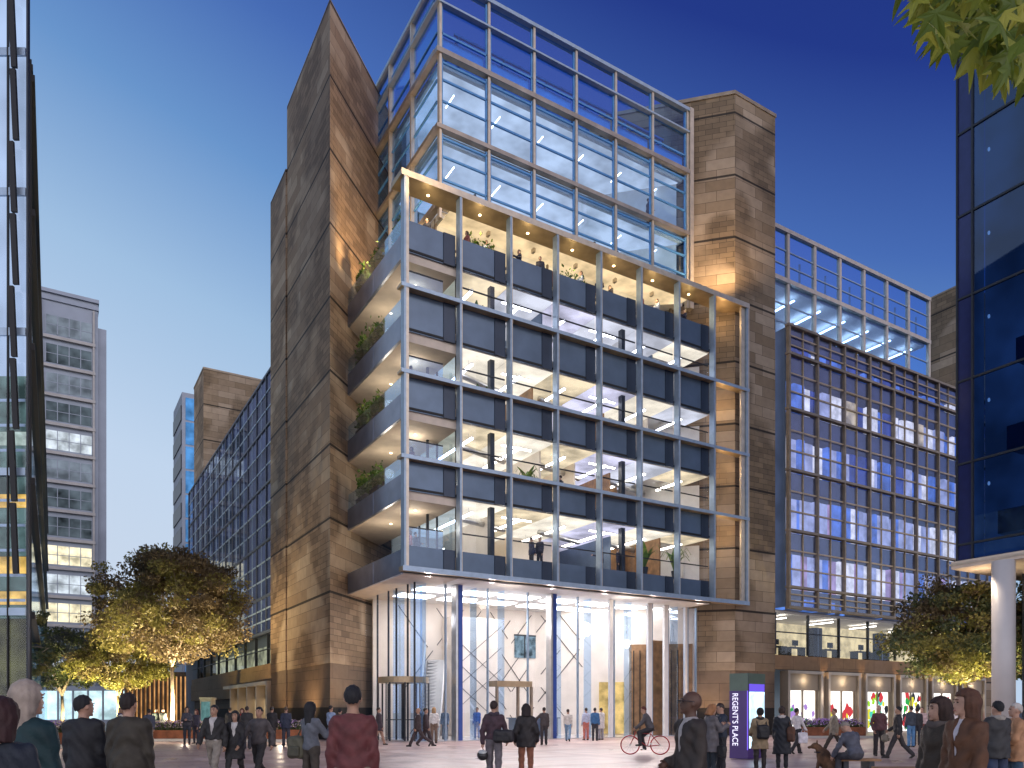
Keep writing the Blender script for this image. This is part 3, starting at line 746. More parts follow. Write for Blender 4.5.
# shopfront arcade
M['portal'] = pbr('portal_metal', (.5, .42, .33), .4, .6, .12, 1)
M['shopstone'] = pbr('shop_head_panel', (.34, .28, .21), .6, 0, .1, .8)
posters = [('white_shop_light', (1, .97, .92), 2.4)]
EW = emit('white_shop_light', (1, .96, .9), 1.9, .12, 1)
cols = {'green': emit('green_poster', (.05, .55, .12), .8), 'purple': emit('purple_poster', (.5, .3, .8), .9), 'yellow': emit('yellow_poster', (.9, .85, .08), .95), 'red': emit('red_poster', (.9, .08, .1), .8), 'lime': emit('lime_poster', (.45, .9, .05), .9), 'cyan': emit('cyan_poster', (.1, .8, .65), .9), 'dk': M['dark']}
ck = list(cols)
PI4 = 4.15
for i in range(6):
    a = 27.6+i*PI4
    o = MB().box(a+.0, a+.22, .82, 1.5, 0, 4.25).box(a+3.38, a+3.6, .82, 1.5, 0, 4.25).box(a+.22, a+3.38, .82, 1.5, 4.05, 4.25)
    o.box(a+3.6, a+4.13, 1.1, 1.6, 0, 4.28)
    o = o.build('shop_portal', M['portal'], RW)
    MB().box(a+.28, a+3.3, 1.0, 1.15, 2.94, 4.05).build('head_panel', M['shopstone'], o)
    mb = MB().box(a+.28, a+3.3, 1.18, 1.2, .05, 2.94, 0).box(a+.28, a+.4, 1.05, 1.15, .05, 2.94, 1).box(a+1.7, a+1.82, 1.05, 1.15, .05, 2.94, 1).box(a+3.1, a+3.3, 1.05, 1.15, .05, 2.94, 1)
    so_ = mb.build('shop_window', [EW, M['bronze2']], o)
    pm = MB(); rs = random.Random(50+i)
    pal = [['green', 'purple'], ['yellow', 'red'], ['lime', 'yellow', 'dk', 'cyan', 'red'], ['yellow', 'dk', 'red', 'green'], ['red', 'dk'], ['dk', 'red']][i]
    for q in range(16 if i < 2 else 34):
        x = rs.uniform(a+.5, a+2.9); z = rs.uniform(.5, 1.8) if i < 2 else rs.uniform(.4, 2.7); c = rs.choice(pal); rr = rs.uniform(.12, .34)
        n_ = 7; pts = [(x+rr*rs.uniform(.6, 1.3)*math.cos(6.28*w_/n_), z+1.3*rr*rs.uniform(.6, 1.3)*math.sin(6.28*w_/n_)) for w_ in range(n_)]
        y = 1.165-.003*q-.002
        i0 = len(pm.v); pm.v += [(p_[0], y, p_[1]) for p_ in pts]; pm.f.append(tuple(range(i0, i0+n_))); pm.m.append(ck.index(c))
    pm.build('window_graphics', [cols[c] for c in ck], so_)
    lamp('POINT', 'shop_head_lamp', l2w(a+1.8, .7, 3.6), 14, (1, .82, .6), .05)
    lamp('SPOT', 'pier_uplight', l2w(a+3.87, .62, 3.4), 60, (1, .6, .25), .05, l2w(a+3.87, 1.0, 5.4), 80)
lamp('POINT', 'arcade_glow', l2w(33, -.8, 2.6), 60, (1, .85, .7), .4)
# solid behind the right wing
MB().box(26.3, 53, 6.2, 16, 0, 26.5).build('wing_core', M['span'], RW)
st = gthing('stone_service_tower', 'pale stone service tower rising at the far right end of the gridded wing', 'building', 50, 2, 0)
MB().box(50, 57, 1.6, 4.4, 27.0, 36.6).box(50.2, 57, 1.8, 4.3, 0, 26.9).build('stone_tower', M['stoneR'], st)
MB().box(49.95, 57.05, 1.55, 4.45, 36.6, 36.75).build('coping', M['bronze2'], st)
# ---- left wing
LW = gthing('office_wing', 'long office wing with dense blue window grid receding behind the brown stone wedge', 'building', -1.3, 18.7, 0, 'office wings')
PL = lambda a, d: (-1.3+d, 18.72+a)
def wl_(k): return [[('deep', 4), ('blue', 4), ('wht', 2), ('dim', 5), ('warm', 1)], [('deep', 5), ('blue', 4), ('lav', 2), ('dim', 4)], [('deep', 5), ('blue', 5), ('wht', 1), ('lav', 1), ('dim', 3)], [('deep', 5), ('blue', 5), ('lav', 1), ('dim', 2)], [('deep', 5), ('blue', 5), ('dim', 1)]][k]
facade(LW, PL, 13, [7.1, 9.6, 13.42, 17.4, 21.4, 25.0], wl_, seed=9, frame='navy', pr=.25)
MB().box(-.9, 12, 18.75, 56, 7.0, 25.1).build('wing_core', M['dark'], LW)
MB().box(-1.0, 0, 18.72, 56, 4.3, 4.9).build('stone_band', M['stoneband'], LW)
for i in range(10):
    a = 18.9+i*3.7
    o = MB().box(-.9, -.88, a, a+3.6, 4.95, 7.0).build('window', M['glass'], LW)
    MB().box(-1.0, -.8, a-.05, a+.05, 4.9, 7.0).box(-.98, -.84, a, a+3.6, 5.95, 6.0).build('mullion', M['dark'], o)
rm = MB().box(1.5, 1.6, 18.75, 56, 4.9, 7.0).build('lit_room_or_reflection', emit('olive_office', (.55, .55, .33), .55, .6, 1.2), LW)
MB().box(-.9, 1.5, 18.75, 56, 4.7, 4.9).build('floor_slab', M['carpet'], LW)
MB().box(-1.05, -.75, 18.72, 56, 2.6, 4.3).build('stone_band', M['stoneband'], LW)
for i in range(5):
    a = 19.8+i*3.0
    o = MB().box(-1.7, -1.1, a, a+.25, 0, 3.35).box(-1.7, -1.1, a, a+3.0, 3.35, 3.6).build('shop_portal', M['portal'], LW)
    MB().box(-1.0, -.98, a+.4, a+2.9, .1, 2.4, 0).box(-1.03, -1.0, a+1.5, a+1.6, .1, 2.4, 1).build('shop_window', [E['warm'], M['dark']], o)
    MB().box(-1.09, -1.06, a+.3, a+2.95, 2.5, 3.35).build('head_panel', M['shopstone'], o)
    lamp('SPOT', 'pier_uplight', l2w(-2.3, a+.1, .2), 90, (1, .7, .4), .05, l2w(-1.3, a+.3, 3.4), 80)
MB().box(-.7, 12, 18.75, 56, 0, 4.6).build('wing_core', M['basestone'], LW)
# ================================================================== far and side buildings
T = gthing('stone_service_tower', 'tan stone service tower standing at the far end of the left blue window grid', 'building', .25, 56, 0)
MB().prism([(.25, 56.2), (7, 56.2), (7, 62.5), (.25, 62.5)], 0, 39).build('stone_tower', M['stoneR'], T)
MB().prism([(.2, 56.15), (7.05, 56.15), (7.05, 62.55), (.2, 62.55)], 39, 39.2).build('coping', M['bronze2'], T)
u_, v_ = w2l(*at(182, 115))
T = gthing('distant_tower', 'slim far tower with banded dark side and bright blue glass strip', 'building', u_, v_, 0)
MB().box(u_, u_+8, v_, v_+9, 0, 49.2).build('tower_wall', M['greyclad'], T)
r = MB(); r2 = MB()
for k in range(12):
    z = 5+k*3.65; r.box(u_-.12, u_-.02, v_+.4, v_+8.6, z, z+2.2); r2.box(u_+.5, u_+4.2, v_-.12, v_-.02, z, z+3.3)
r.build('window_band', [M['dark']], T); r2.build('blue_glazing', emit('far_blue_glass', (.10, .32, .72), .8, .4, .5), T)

# grey office tower on the left
u_, v_ = w2l(*at(98, 110))
T = gthing('office_tower', 'tall pale grey office tower with stacked window bands, some lit cream', 'building', u_, v_, 0)
MB().box(u_-20, u_, v_, v_+16, 0, 59.6).build('tower_wall', M['greyclad'], T)
MB().box(u_-20, u_+.12, v_-.35, v_+16, 59.6, 60.1).box(u_-20, u_+.1, v_-.25, v_+16, 58.6, 59.1).box(u_, u_+1.1, v_+.6, v_+14, 0, 56.5).build('cornice', M['greyclad'], T)
litc = {0: emit('cream_windows', (1, .9, .62), 1.0, .5, .6), 1: emit('cool_windows', (.8, .9, 1), .75, .5, .6), 2: emit('dim_windows', (.10, .13, .16), .7, .8, .35), 3: emit('grey_windows', (.2, .24, .3), .8, .5, .4)}
pat = [1, 0, 1, 2, 1, 2, 0, 1, 0, 2, 2, 3, 2, 1, 2, 2, 3]
for k in range(-1, 13):
    z = 50.0-k*4.0
    a0, a1 = u_-6.4, u_-.75
    kind = [3, 2, 3, 2, 1, 3, 2, 2, 0, 1, 0, 2, 1, 0][k+1]
    o = MB().box(a0, a1, v_-.05, v_-.03, z, z+2.6).build('window', litc[kind], T)
    mb = MB()
    for j in range(5): mb.box(a0+j*(a1-a0)/4-.05, a0+j*(a1-a0)/4+.05, v_-.16, v_-.05, z, z+2.6)
    mb.box(a0, a1, v_-.12, v_-.05, z+1.25, z+1.33); mb.build('window_bar', M['greyclad'], o)
    MB().box(a0-.3, a1+.4, v_-.5, v_, z-.75, z-.35).build('sill', M['concrete'], T)
o = MB()
for a in (a0-.6, a1+.2): o.box(a-.12, a+.12, v_-.4, v_, 0, 58.4)
o.build('pilaster', M['concrete'], T)

# foreground glass building, left edge
T = wthing('glass_building', 'glass office building with staggered dark fins cut off by the left edge', 'building', -14.5, 22, 0)
xw = -13.8+14.5   # local edge
PY = 0
MB().prism([(-14, .3), (xw-.28, .3), (-13.9, 14)], 0, 46).build('interior', M['black'], T)
rs = random.Random(3)
for k in range(11):
    z = .3+k*4.0
    o = MB().box(-14, xw-.06, .0, .03, z+.2, z+3.95).build('window', M['glass'], T)
    MB().box(-14, xw-.1, -.02, .05, z-.02, z+.2).build('transom', M['steel'], o)
def band(z0, z1, mat): MB().box(-14, xw-.22, .2, .24, z0, z1).build('lit_room_or_reflection', mat, T)  # glowing strips painting what the glass mirrors, not rooms behind it
pale = emit('pale_sky_reflection', (.50, .64, .90), .85, .25, .4); teal = emit('teal_reflection', (.12, .20, .20), .7, .6, 1.5); amb = emit('amber_floor_reflection', (1, .62, .16), .8, .5, 2)  # emissive tones of the mirrored sky and neighbouring buildings
oliv = emit('olive_tree_reflection', (.10, .10, .035), .7, .7, 1.2); grnw = emit('pale_green_reflection', (.55, .68, .62), .8, .5, 2)  # olive paints the mirrored tree at the bottom
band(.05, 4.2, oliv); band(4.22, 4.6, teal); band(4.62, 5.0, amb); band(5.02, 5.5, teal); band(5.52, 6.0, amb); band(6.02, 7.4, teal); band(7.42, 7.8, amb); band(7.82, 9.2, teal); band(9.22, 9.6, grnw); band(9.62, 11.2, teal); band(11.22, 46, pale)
for q_ in range(9): MB().box(-14, xw-.22, .17, .19, 4.7+q_*.72, 4.78+q_*.72).build('reflected_floor_line', M['steel'], T)  # lines drawn for floors mirrored in the glass
for q_ in range(5): MB().box(xw-.62-q_*.9, xw-.58-q_*.9, -.03, .04, 0, 46).build('mullion', M['black'], T)
MB().box(xw-.05, xw, -.05, .05, 0, 46).build('corner_mullion', M['dark'], T)
for k in range(22):
    z = 3.4+k*2.05; x = .22+.05*(k % 2)
    if k == 0: continue
    f_ = MB(); w_ = .15
    q = [(x, -.12, z+2.0), (x+w_, -.12, z+2.0), (x+w_+.09, -.12, z), (x+.09, -.12, z)]
    f_.quad(*q[::-1]); f_.quad(*[(a, b-.08, c) for a, b, c in q])
    for s in range(4): a, b = q[s], q[(s+1) % 4]; f_.quad(a, b, (b[0], b[1]-.08, b[2]), (a[0], a[1]-.08, a[2]))
    f_.build('facade_fin', M['black'], T)
# receding wing of the same building
ang = math.atan2(770, 54-512)
T = wthing('glass_wing', 'low glass wing with dark ledges receding beside the left edge tower', 'building', (31-512)/770*22.9, 22.9, 0, ang)
MB().box(0, 68, .02, .05, 0, 20.6).build('window', M['glassb'], T)
MB().box(.02, 68, .25, .9, 0, 20.5).build('interior', emit('green_grey_room', (.28, .36, .38), .7, .6, .8), T)
f_ = MB()
for k in range(6): f_.box(0, 68, -.1, .2, .3+k*4.0, .5+k*4.0)
f_.box(-.05, .0, -.02, .9, 0, 20.9); f_.box(0, 68, -.05, .9, 20.6, 20.8)
f_.build('ledge', M['black'], T)

# foreground glass building, right edge (far corner at the left, receding towards us on the right)
T = gthing('glass_building', 'dark blue glass office building on a white round column at the right edge', 'building', 23.5, -12.5, 0)
Z = [8.8, 9.6, 13.5, 17.5, 21.5, 25.5, 29.5, 33.5, 37.5, 41.5]
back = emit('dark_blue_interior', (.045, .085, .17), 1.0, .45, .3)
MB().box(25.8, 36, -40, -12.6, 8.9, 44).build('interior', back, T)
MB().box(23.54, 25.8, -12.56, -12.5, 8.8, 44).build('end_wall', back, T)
vs_ = [-12.5, -13.22, -17.6, -22, -26.4, -30.8]
for k in range(len(Z)-1):
    for j in range(5):
        o = MB().box(23.5, 23.53, vs_[j+1]+.04, vs_[j]-.02, Z[k]+.05, Z[k+1]-.05).build('window', M['glassd'] if j else M['glasspur'] if 'glasspur' in M else M['glassd'], T)
    if k:
        lm = MB()
        for q in range(6):
            vv = -13.6-q*2.2
            lm.ell((24.2+.5*(q % 2), vv, Z[k+1]-1.05), (.06, .06, .1), 8)
        lm.build('ceiling_lamp', emit('cool_bulb', (.7, .85, 1), 1.2), T)
        MB().box(24.4, 25.8, -13.5-.4*k, -15.2-.2*k, Z[k]+.4, Z[k]+1.5).build('desk_row', M['span'], T)
fr = MB()
for z in Z: fr.box(23.44, 23.56, -31, -12.46, z-.05, z+.05)
for v in vs_: fr.box(23.42, 23.56, v-.04, v+.04, 8.8, 44)
fr.build('curtain_frame', M['dark'], T)
for z in Z[1:]: pass
MB().box(23.3, 36, -40, -12.3, 8.45, 8.8, 0).box(23.25, 36, -40, -12.25, 8.6, 8.7, 1).build('soffit', [M['soffit'], M['champ']], T)
cu, cv = w2l(*at(1003.5, 35.5))
MB().cyl(cu, cv, .48, 0, 8.46, 32).build('round_column', M['colmat'], T, True)
MB().box(27.5, 36, -40, -13.5, 0, 8.44).build('ground_floor_wall', M['dark'], T)
lamp('SPOT', 'soffit_lamp', l2w(cu-.5, cv+1.2, 8.3), 260, (1, .8, .6), .1, l2w(cu+.3, cv-.3, 2), 90)
lamp('SPOT', 'column_uplight', l2w(cu+1.6, cv+.2, .3), 420, (1, .8, .62), .1, l2w(cu+.4, cv, 7), 70)
lamp('POINT', 'soffit_lamp', l2w(cu+1.0, cv+1.5, 7.6), 60, (1, .72, .45), .1)

# street-level pavilion and slatted hall seen between the trees on the left
x0, y0 = at(28, 92); x1, _ = at(118, 92)
T = wthing('glazed_pavilion', 'pale teal glazed shopfront glowing behind the left trees', 'building', x0, y0, 0)
W_ = x1-x0
MB().box(0, W_, 2, 6, 0, 4.4, 0).box(-.1, W_+.1, -.2, 6, 4.0, 4.5, 1).box(0, W_, -.1, 6, 0, .5, 1).build('pavilion_wall', [emit('teal_white_room', (.62, .85, .86), 1.3, .45, .5), M['greyclad']], T)
for j in range(6):
    o = MB().box(j*W_/6+.05, (j+1)*W_/6-.05, 0, .03, .5, 4.0).build('window', M['glass'], T)
    MB().box(j*W_/6-.08, j*W_/6+.08, -.08, .1, .5, 4.0).build('mullion', M['greyclad'], o)
x0, y0 = at(120, 88); x1, _ = at(186, 88)
T = wthing('slatted_hall', 'warm hall fronted with tall orange timber slats behind the left planter', 'building', x0, y0, 0)
W_ = x1-x0
MB().box(0, W_, 1.5, 6, 0, 5.6).build('hall_wall', emit('amber_hall', (.85, .42, .15), .75, .6, .6), T)
mb = MB()
for j in range(15): mb.box(j*W_/15, j*W_/15+.22, 0, .3, 0, 5.5)
mb.box(0, W_, -.1, .5, 5.5, 6.0); mb.build('timber_slat', M['wood'], T)
x0, y0 = at(186, 84)
T = wthing('stone_pier', 'grey stone pier at the far end of the left wing', 'pier', x0, y0, 0)
MB().box(0, 1.3, 0, 1.3, 0, 9).box(-.1, 1.4, -.1, 1.4, 9, 9.3).box(-.1, 1.4, -.1, 1.4, 0, .3).build('pier_shaft', M['concrete'], T)
x0, y0 = at(200, 62)
T = wthing('kiosk', 'small white kiosk with teal glass beside the left arcade', 'kiosk', x0, y0, 0)
MB().box(0, .9, 0, .9, 0, 2.5, 0).box(-.06, .96, -.06, .96, 2.5, 2.65, 0).build('kiosk_frame', M['white'], T)
MB().box(.1, .8, -.03, 0, .5, 2.3).build('window', emit('teal_kiosk', (.2, .42, .42), .5, .3, 3), T)

# ================================================================== trees, planters
def leaf_mesh(name, C, size, mat, parent, seed=0, off=None, flat=.0, shape='leaf'):
    """C: (n,3) leaf centres; each leaf a folded pointed blade"""
    g = np.random.default_rng(seed); n = len(C)
    a = g.normal(size=(n, 3)); a /= np.linalg.norm(a, axis=1)[:, None]
    b = g.normal(size=(n, 3)); b -= (b*a).sum(1)[:, None]*a; b /= np.linalg.norm(b, axis=1)[:, None]
    s = size*g.uniform(.6, 1.35, n)[:, None]
    c = np.cross(a, b)
    P = np.stack([C-a*s, C-b*s*.5+c*s*.12, C+a*s, C+b*s*.5+c*s*.12], 1).reshape(-1, 3)
    if off is not None: P = P-np.array(off)
    idx = np.arange(n*4).reshape(n, 4)
    me = bpy.data.meshes.new(name)
    me.vertices.add(n*4); me.vertices.foreach_set('co', P.ravel())
    me.loops.add(n*4); me.loops.foreach_set('vertex_index', idx.ravel())
    me.polygons.add(n); me.polygons.foreach_set('loop_start', np.arange(0, n*4, 4)); me.polygons.foreach_set('loop_total', np.full(n, 4))
    me.materials.append(mat); me.update(calc_edges=True)
    o = bpy.data.objects.new(name, me); COL.objects.link(o)
    if parent is not None: o.parent = parent
    return o
def tree(label, px, Y, h, r, zc, mats, seed, clumps=110, per=75, ls=.13, group='uplit plaza trees', squash=.8, trunk=.16):
    g = np.random.default_rng(seed); rs = random.Random(seed)
    x, y = at(px, Y)
    T = wthing('broadleaf_tree', label, 'tree', x, y, 0, 0, group)
    wood = MB(); tips = []
    fork = zc*.62
    wood.tube([(0, 0, 0), (.04, .02, fork*.5), (-.03, .03, fork)], [trunk, trunk*.75, trunk*.62], 9)
    for k in range(9):
        a = 2*math.pi*k/9+rs.uniform(-.3, .3); R = r*rs.uniform(.45, .8); zt = rs.uniform(zc-.1*h, zc+.3*h)
        p = Vector((0, 0, fork-.1+rs.uniform(-.4, .3))); m = Vector((math.cos(a)*R*.45, math.sin(a)*R*.45, fork+(zt-fork)*.5+.3)); e = Vector((math.cos(a)*R, math.sin(a)*R, zt))
        wood.tube([p, m, e], [trunk*.5, trunk*.3, trunk*.12], 6)
        for q in range(3):
            a2 = a+rs.uniform(-.8, .8); R2 = r*rs.uniform(.5, .95)
            e2 = Vector((math.cos(a2)*R2, math.sin(a2)*R2, zc+rs.uniform(-.25, .35)*h*.6))
            wood.tube([m, (m+e2)/2+Vector((0, 0, .2)), e2], [trunk*.22, trunk*.15, trunk*.06], 5)
    wood.build('trunk', M['bark'], T, True)
    # clumps through the crown's volume, more towards the outside, with an uneven outline
    cs = []
    while len(cs) < clumps:
        d = g.normal(size=3); d /= np.linalg.norm(d)
        rad = (.45+.6*g.random()**.6)*(1+.08*math.sin(3*math.atan2(d[1], d[0])+seed)+.05*math.sin(7*d[2]+seed))
        p = d*rad*np.array([r, r, (h-zc)*squash if d[2] > 0 else (zc-fork)*.95])
        cs.append(p+np.array([0, 0, zc]))
    cs = np.array(cs)
    for mi, m in enumerate(mats):
        sel = cs[mi::len(mats)]
        C = []
        for c in sel:
            k = int(per*g.uniform(.5, 1.4)); q = g.normal(size=(k, 3)); q *= (g.random((k, 1))**.4)/np.linalg.norm(q, axis=1)[:, None]
            C.append(c+q*np.array([1, 1, .62])*r*g.uniform(.14, .27))
        leaf_mesh('crown', np.concatenate(C), ls, M[m], T, seed+mi)
    return T
tree('large brown green tree with broad domed crown lit gold from below on the left', 172, 48, 12.9, 4.3, 7.6, ['leafbig', 'leafbig', 'leafyel'], 11, 260, 200, .105)
tree('bluish grey tree standing left of the large domed tree', 62, 58, 8.3, 3.4, 5.0, ['leafblue', 'leafgrn'], 12, 120, 140, .11)
tree('low yellow green tree glowing just left of the large domed tree', 118, 55, 8.2, 3.3, 5.0, ['leafyel', 'leafyel', 'leafbig'], 13, 130, 160, .105)
tree('dark tree in front of the leftmost glass building', 14, 30, 6.0, 1.5, 3.8, ['leafgrn', 'leafyel'], 14, 40, 60, .11, trunk=.09)
tree('dense green tree with lit yellow underside beside the white round column', 966, 42, 9.4, 3.9, 5.6, ['leafgrn', 'leafbig', 'leafyel'], 21, 240, 190, .105)
tree('small green tree cut by the right edge behind the column', 1040, 46, 9.2, 3.4, 5.4, ['leafgrn', 'leafyel'], 22, 100, 110, .12)
def upl(px, Y, dx, dy, tz, pw, col=(1, .78, .45), ang=110):
    x, y = at(px, Y); lamp('SPOT', 'tree_uplight', (x+dx, y+dy, .25), pw*.95, col, .12, (x, y, tz), ang)
upl(172, 48, .9, -1.2, 6, 5000); upl(172, 48, -2.4, -2.2, 6, 4500); upl(172, 48, 2.4, -1.6, 6, 4500); upl(172, 48, 0, 2.4, 6, 3000)
upl(118, 55, .6, -1.2, 5, 5000, (1, .85, .35)); upl(118, 55, -1.6, -2.2, 5, 4000, (1, .85, .35)); upl(62, 58, 1, -1, 5, 1500, (1, .85, .5))
upl(966, 42, .5, -1.0, 5, 4200, (1, .86, .4), 95); upl(966, 42, -1.6, -1.8, 5, 1500, (1, .86, .4), 95); upl(1040, 46, -1, -1.0, 5, 500, (1, .86, .4), 85)
upl(14, 30, .5, -.5, 4, 250, (1, .85, .4))

# overhanging plane tree at the top right (its trunk stands outside the frame)
T = wthing('plane_tree', 'lobed yellow green leaves hanging from an overhead branch at the top right', 'tree', 7.6, 6.5, 0)
MB().tube([(0, 0, 0), (.1, .1, 3), (-.1, 0, 6), (-.3, -.1, 9)], [.3, .26, .22, .14], 12).build('trunk', M['bark'], T, True)
bt = MB().tube([(-.1, 0, 5.2), (-1.6, -.6, 6.3), (-3.2, -1.2, 6.35), (-4.6, -1.7, 6.15)], [.09, .05, .03, .012], 8)
bt.tube([(-1.6, -.6, 6.3), (-2.8, -1.7, 6.2), (-3.9, -2.2, 5.95)], [.04, .02, .008], 6); bt.tube([(-3.2, -1.2, 6.35), (-4.0, -.9, 6.2)], [.02, .008], 6)
bt.build('branch', M['bark'], T, True)
def lobed(s, rs):
    pts = []
    for k in range(5):
        a = math.radians(-110+k*55+rs.uniform(-5, 5)); L_ = s*(1.0 if k == 2 else .86 if k in (1, 3) else .55)
        for da, rr in ((-14, .55), (-6, .78), (0, 1.0), (6, .78), (14, .55), (27, .42)):
            if k == 4 and da > 20: continue
            pts.append((math.sin(a+math.radians(da))*L_*rr, -math.cos(a+math.radians(da))*L_*rr if False else math.cos(a+math.radians(da))*L_*rr))
    return [(0, -.12*s)]+pts
lf = MB(); rs = random.Random(4)
for k in range(210):
    px = 903+125*rs.random()**.75+6; lim = 8+ (px-900)*.62 if px < 985 else 75
    py = rs.uniform(-70, lim); Y = rs.uniform(4.1, 5.6)
    cx, cy = at(px, Y); cz = zat(py, Y)
    s = rs.uniform(.13, .22)*Y/4.6
    R = Matrix.Translation((cx-7.6, cy-6.5, cz)) @ Matrix.Rotation(rs.uniform(-.9, .9), 4, 'Z') @ Matrix.Rotation(math.pi/2+rs.uniform(-.8, .6), 4, 'X') @ Matrix.Rotation(math.pi+rs.uniform(-.8, .8), 4, 'Z')
    P_ = lobed(s, rs); i = len(lf.v); n_ = len(P_)
    bend = rs.uniform(.5, 2.0)
    lf.v.append(tuple(R @ Vector((0, 0, 0))))
    for x, y in P_: lf.v.append(tuple(R @ Vector((x, y, -bend*(x*x+y*y)))))
    for q in range(n_): lf.f.append((i, i+1+q, i+1+(q+1) % n_)); lf.m.append(0)
lf.build('foliage', M['leaffore'], T, uv=False)
lamp('SPOT', 'leaf_fill_spot', (1.5, 1.0, 1.2), 260, (1, .85, .5), .1, (3.2, 5, 6), 60)  # unseen spot added near the camera to brighten the overhanging leaves

# planters in the plaza
def planter(label, px0, px1, Y, h, mats, group='corten planters', dens=1.0):
    x0, y = at(px0, Y); x1, _ = at(px1, Y); W_ = x1-x0
    T = wthing('planter', label, 'planter', x0, y, 0, 0, group)
    MB().box(0, W_, 0, .12, 0, h).box(0, W_, 1.6, 1.72, 0, h).box(0, .12, .12, 1.6, 0, h).box(W_-.12, W_, .12, 1.6, 0, h).build('planter_box', M['corten'], T)
    MB().box(.12, W_-.12, .12, 1.6, 0, h-.07).build('soil', M['soil'], T)
    g = np.random.default_rng(int(px0)); n = int(420*W_*dens)
    C = np.stack([g.uniform(.05, W_-.05, n), g.uniform(.05, 1.65, n), h+g.random(n)**1.5*.38], 1)
    leaf_mesh('foliage', C, .07, M['leafgrn'], T, 3)
    n = int(260*W_*dens)
    C = np.stack([g.uniform(.05, W_-.05, n), g.uniform(.02, 1.65, n), h+.12+g.random(n)*.38], 1)
    for i, m in enumerate(mats): leaf_mesh('flowers', C[i::len(mats)], .06, M[m], T, 5+i)['kind'] = 'stuff'
    mb = MB().box(-.6, W_+.6, -.75, -.06, .0, .12); mb.build('plinth', M['concrete'], T)
    return T
planter('corten planter of purple flowers behind the man in black leather jacket', 28, 70, 33, .62, ['flowerp', 'flowerw'])
planter('corten planter of cream flowers behind the pair of chatting women', 106, 205, 40, .55, ['flowerw', 'flowerw', 'flowerp'])
planter('corten planter of white and pink flowers against the stone wedge base', 262, 302, 39.2, .6, ['flowerw', 'flowerp'])
planter('corten planter of purple flowers in front of the shop windows', 803, 866, 44.5, .62, ['flowerp'])
for px, Y in ((60, 31), (150, 38), (285, 37.5), (190, 38)):
    x, y = at(px, Y); lamp('POINT', 'paving_fill_light', (x, y-.6, .9), 70, (1, .82, .62), .08)  # added low fill brightening the paving; no bollard stands here

# pot plants on the balconies and terrace
def potplant(label, u, v, z, s, seed, L_=1.6, along='v', group='balcony planters'):
    T = gthing('balcony_planter', label, 'planter', u, v, z, group)
    a, b = (.18, L_/2) if along == 'v' else (L_/2, .18)
    MB().box(u-a, u+a, v-b, v+b, z, z+.5).build('planter_box', M['dark'], T)
    g = np.random.default_rng(seed); n = 260
    C = np.stack([g.uniform(-a, a, n)*1.1, g.uniform(-b, b, n), .5+np.abs(g.normal(size=n))*.32*s+.25*s*np.sin(g.uniform(0, 3, n))], 1)
    leaf_mesh('foliage', C, .11*s, M['leafpot'], T, seed)
for k in range(1, 5):
    nm_ = {1: 'lowest', 2: 'second lowest', 3: 'second highest', 4: 'topmost'}[k]
    potplant(f'leafy green planter near the stone wedge on the {nm_} side balcony', .28, 6.6, FL[k], 1.3, 40+k, 1.4)
    potplant(f'bushy planter in the middle of the {nm_} side balcony', .28, 4.6, FL[k], 1.2, 60+k, 1.2)
potplant('tall planter at the front end of the topmost side balcony', .30, 1.6, FL[4], 1.1, 81, 1.2)
potplant('leafy planter behind the glass on the front corner of the terrace', 4.3, .85, FL[4], 1.2, 82, 1.6, 'u')
potplant('low planter on the terrace above the fourth front bay', 10.2, .85, FL[4], 1.1, 83, 1.6, 'u')
def palm(label, u, v, z, seed, s=1.0):
    T = gthing('potted_palm', label, 'potted plant', u, v, z, 'potted palms behind the windows')
    MB().lathe(0, 0, [(.16, 0), (.24, .45), (.2, .45), (.19, .4)], 12).build('pot', M['dark'], T, off=(0, 0, 0))
    rs = random.Random(seed); lf = MB()
    for k in range(13):
        a = rs.uniform(0, 6.28); r_ = rs.uniform(.5, .8)*s; hh = rs.uniform(.7, 1.3)*s; w_ = .05*s
        pts = [(0, 0, .4), (math.cos(a)*r_*.4, math.sin(a)*r_*.4, .4+hh*.7), (math.cos(a)*r_*.8, math.sin(a)*r_*.8, .4+hh*.9), (math.cos(a)*r_*1.1, math.sin(a)*r_*1.1, .4+hh*.65)]
        n_ = (-math.sin(a), math.cos(a))
        for q in range(3):
            A, B_ = pts[q], pts[q+1]; w0, w1 = w_*(1+q)*(q < 2)+.02, w_*(2+q)*(q < 1)+.03
            lf.quad((A[0]-n_[0]*w0, A[1]-n_[1]*w0, A[2]), (A[0]+n_[0]*w0, A[1]+n_[1]*w0, A[2]), (B_[0]+n_[0]*w1, B_[1]+n_[1]*w1, B_[2]), (B_[0]-n_[0]*w1, B_[1]-n_[1]*w1, B_[2]))
    lf.build('fronds', M['leafpot'], T, off=(0, 0, 0))
palm('potted palm behind the second window, second floor from the top', 4.2, 1.2, FL[3]+.6, 1)
palm('potted palm behind the second window of the middle office floor', 4.4, 1.2, FL[2]+.3, 2)
palm('potted palm behind the third window of the second office floor', 7.4, 1.2, FL[1]+.3, 3)
palm('potted palm in the sixth window of the lowest office floor', 15.5, 1.2, FL[0]+.4, 4, 1.3)
palm('potted palm in the seventh window of the lowest office floor', 17.9, 1.2, FL[0]+.4, 5, 1.3)

# ================================================================== totem sign
tx, ty = at(748, 24.6)
T = wthing('totem_sign', "tall purple illuminated totem sign reading REGENT'S PLACE in white letters", 'sign', tx, ty, 0, math.radians(0))
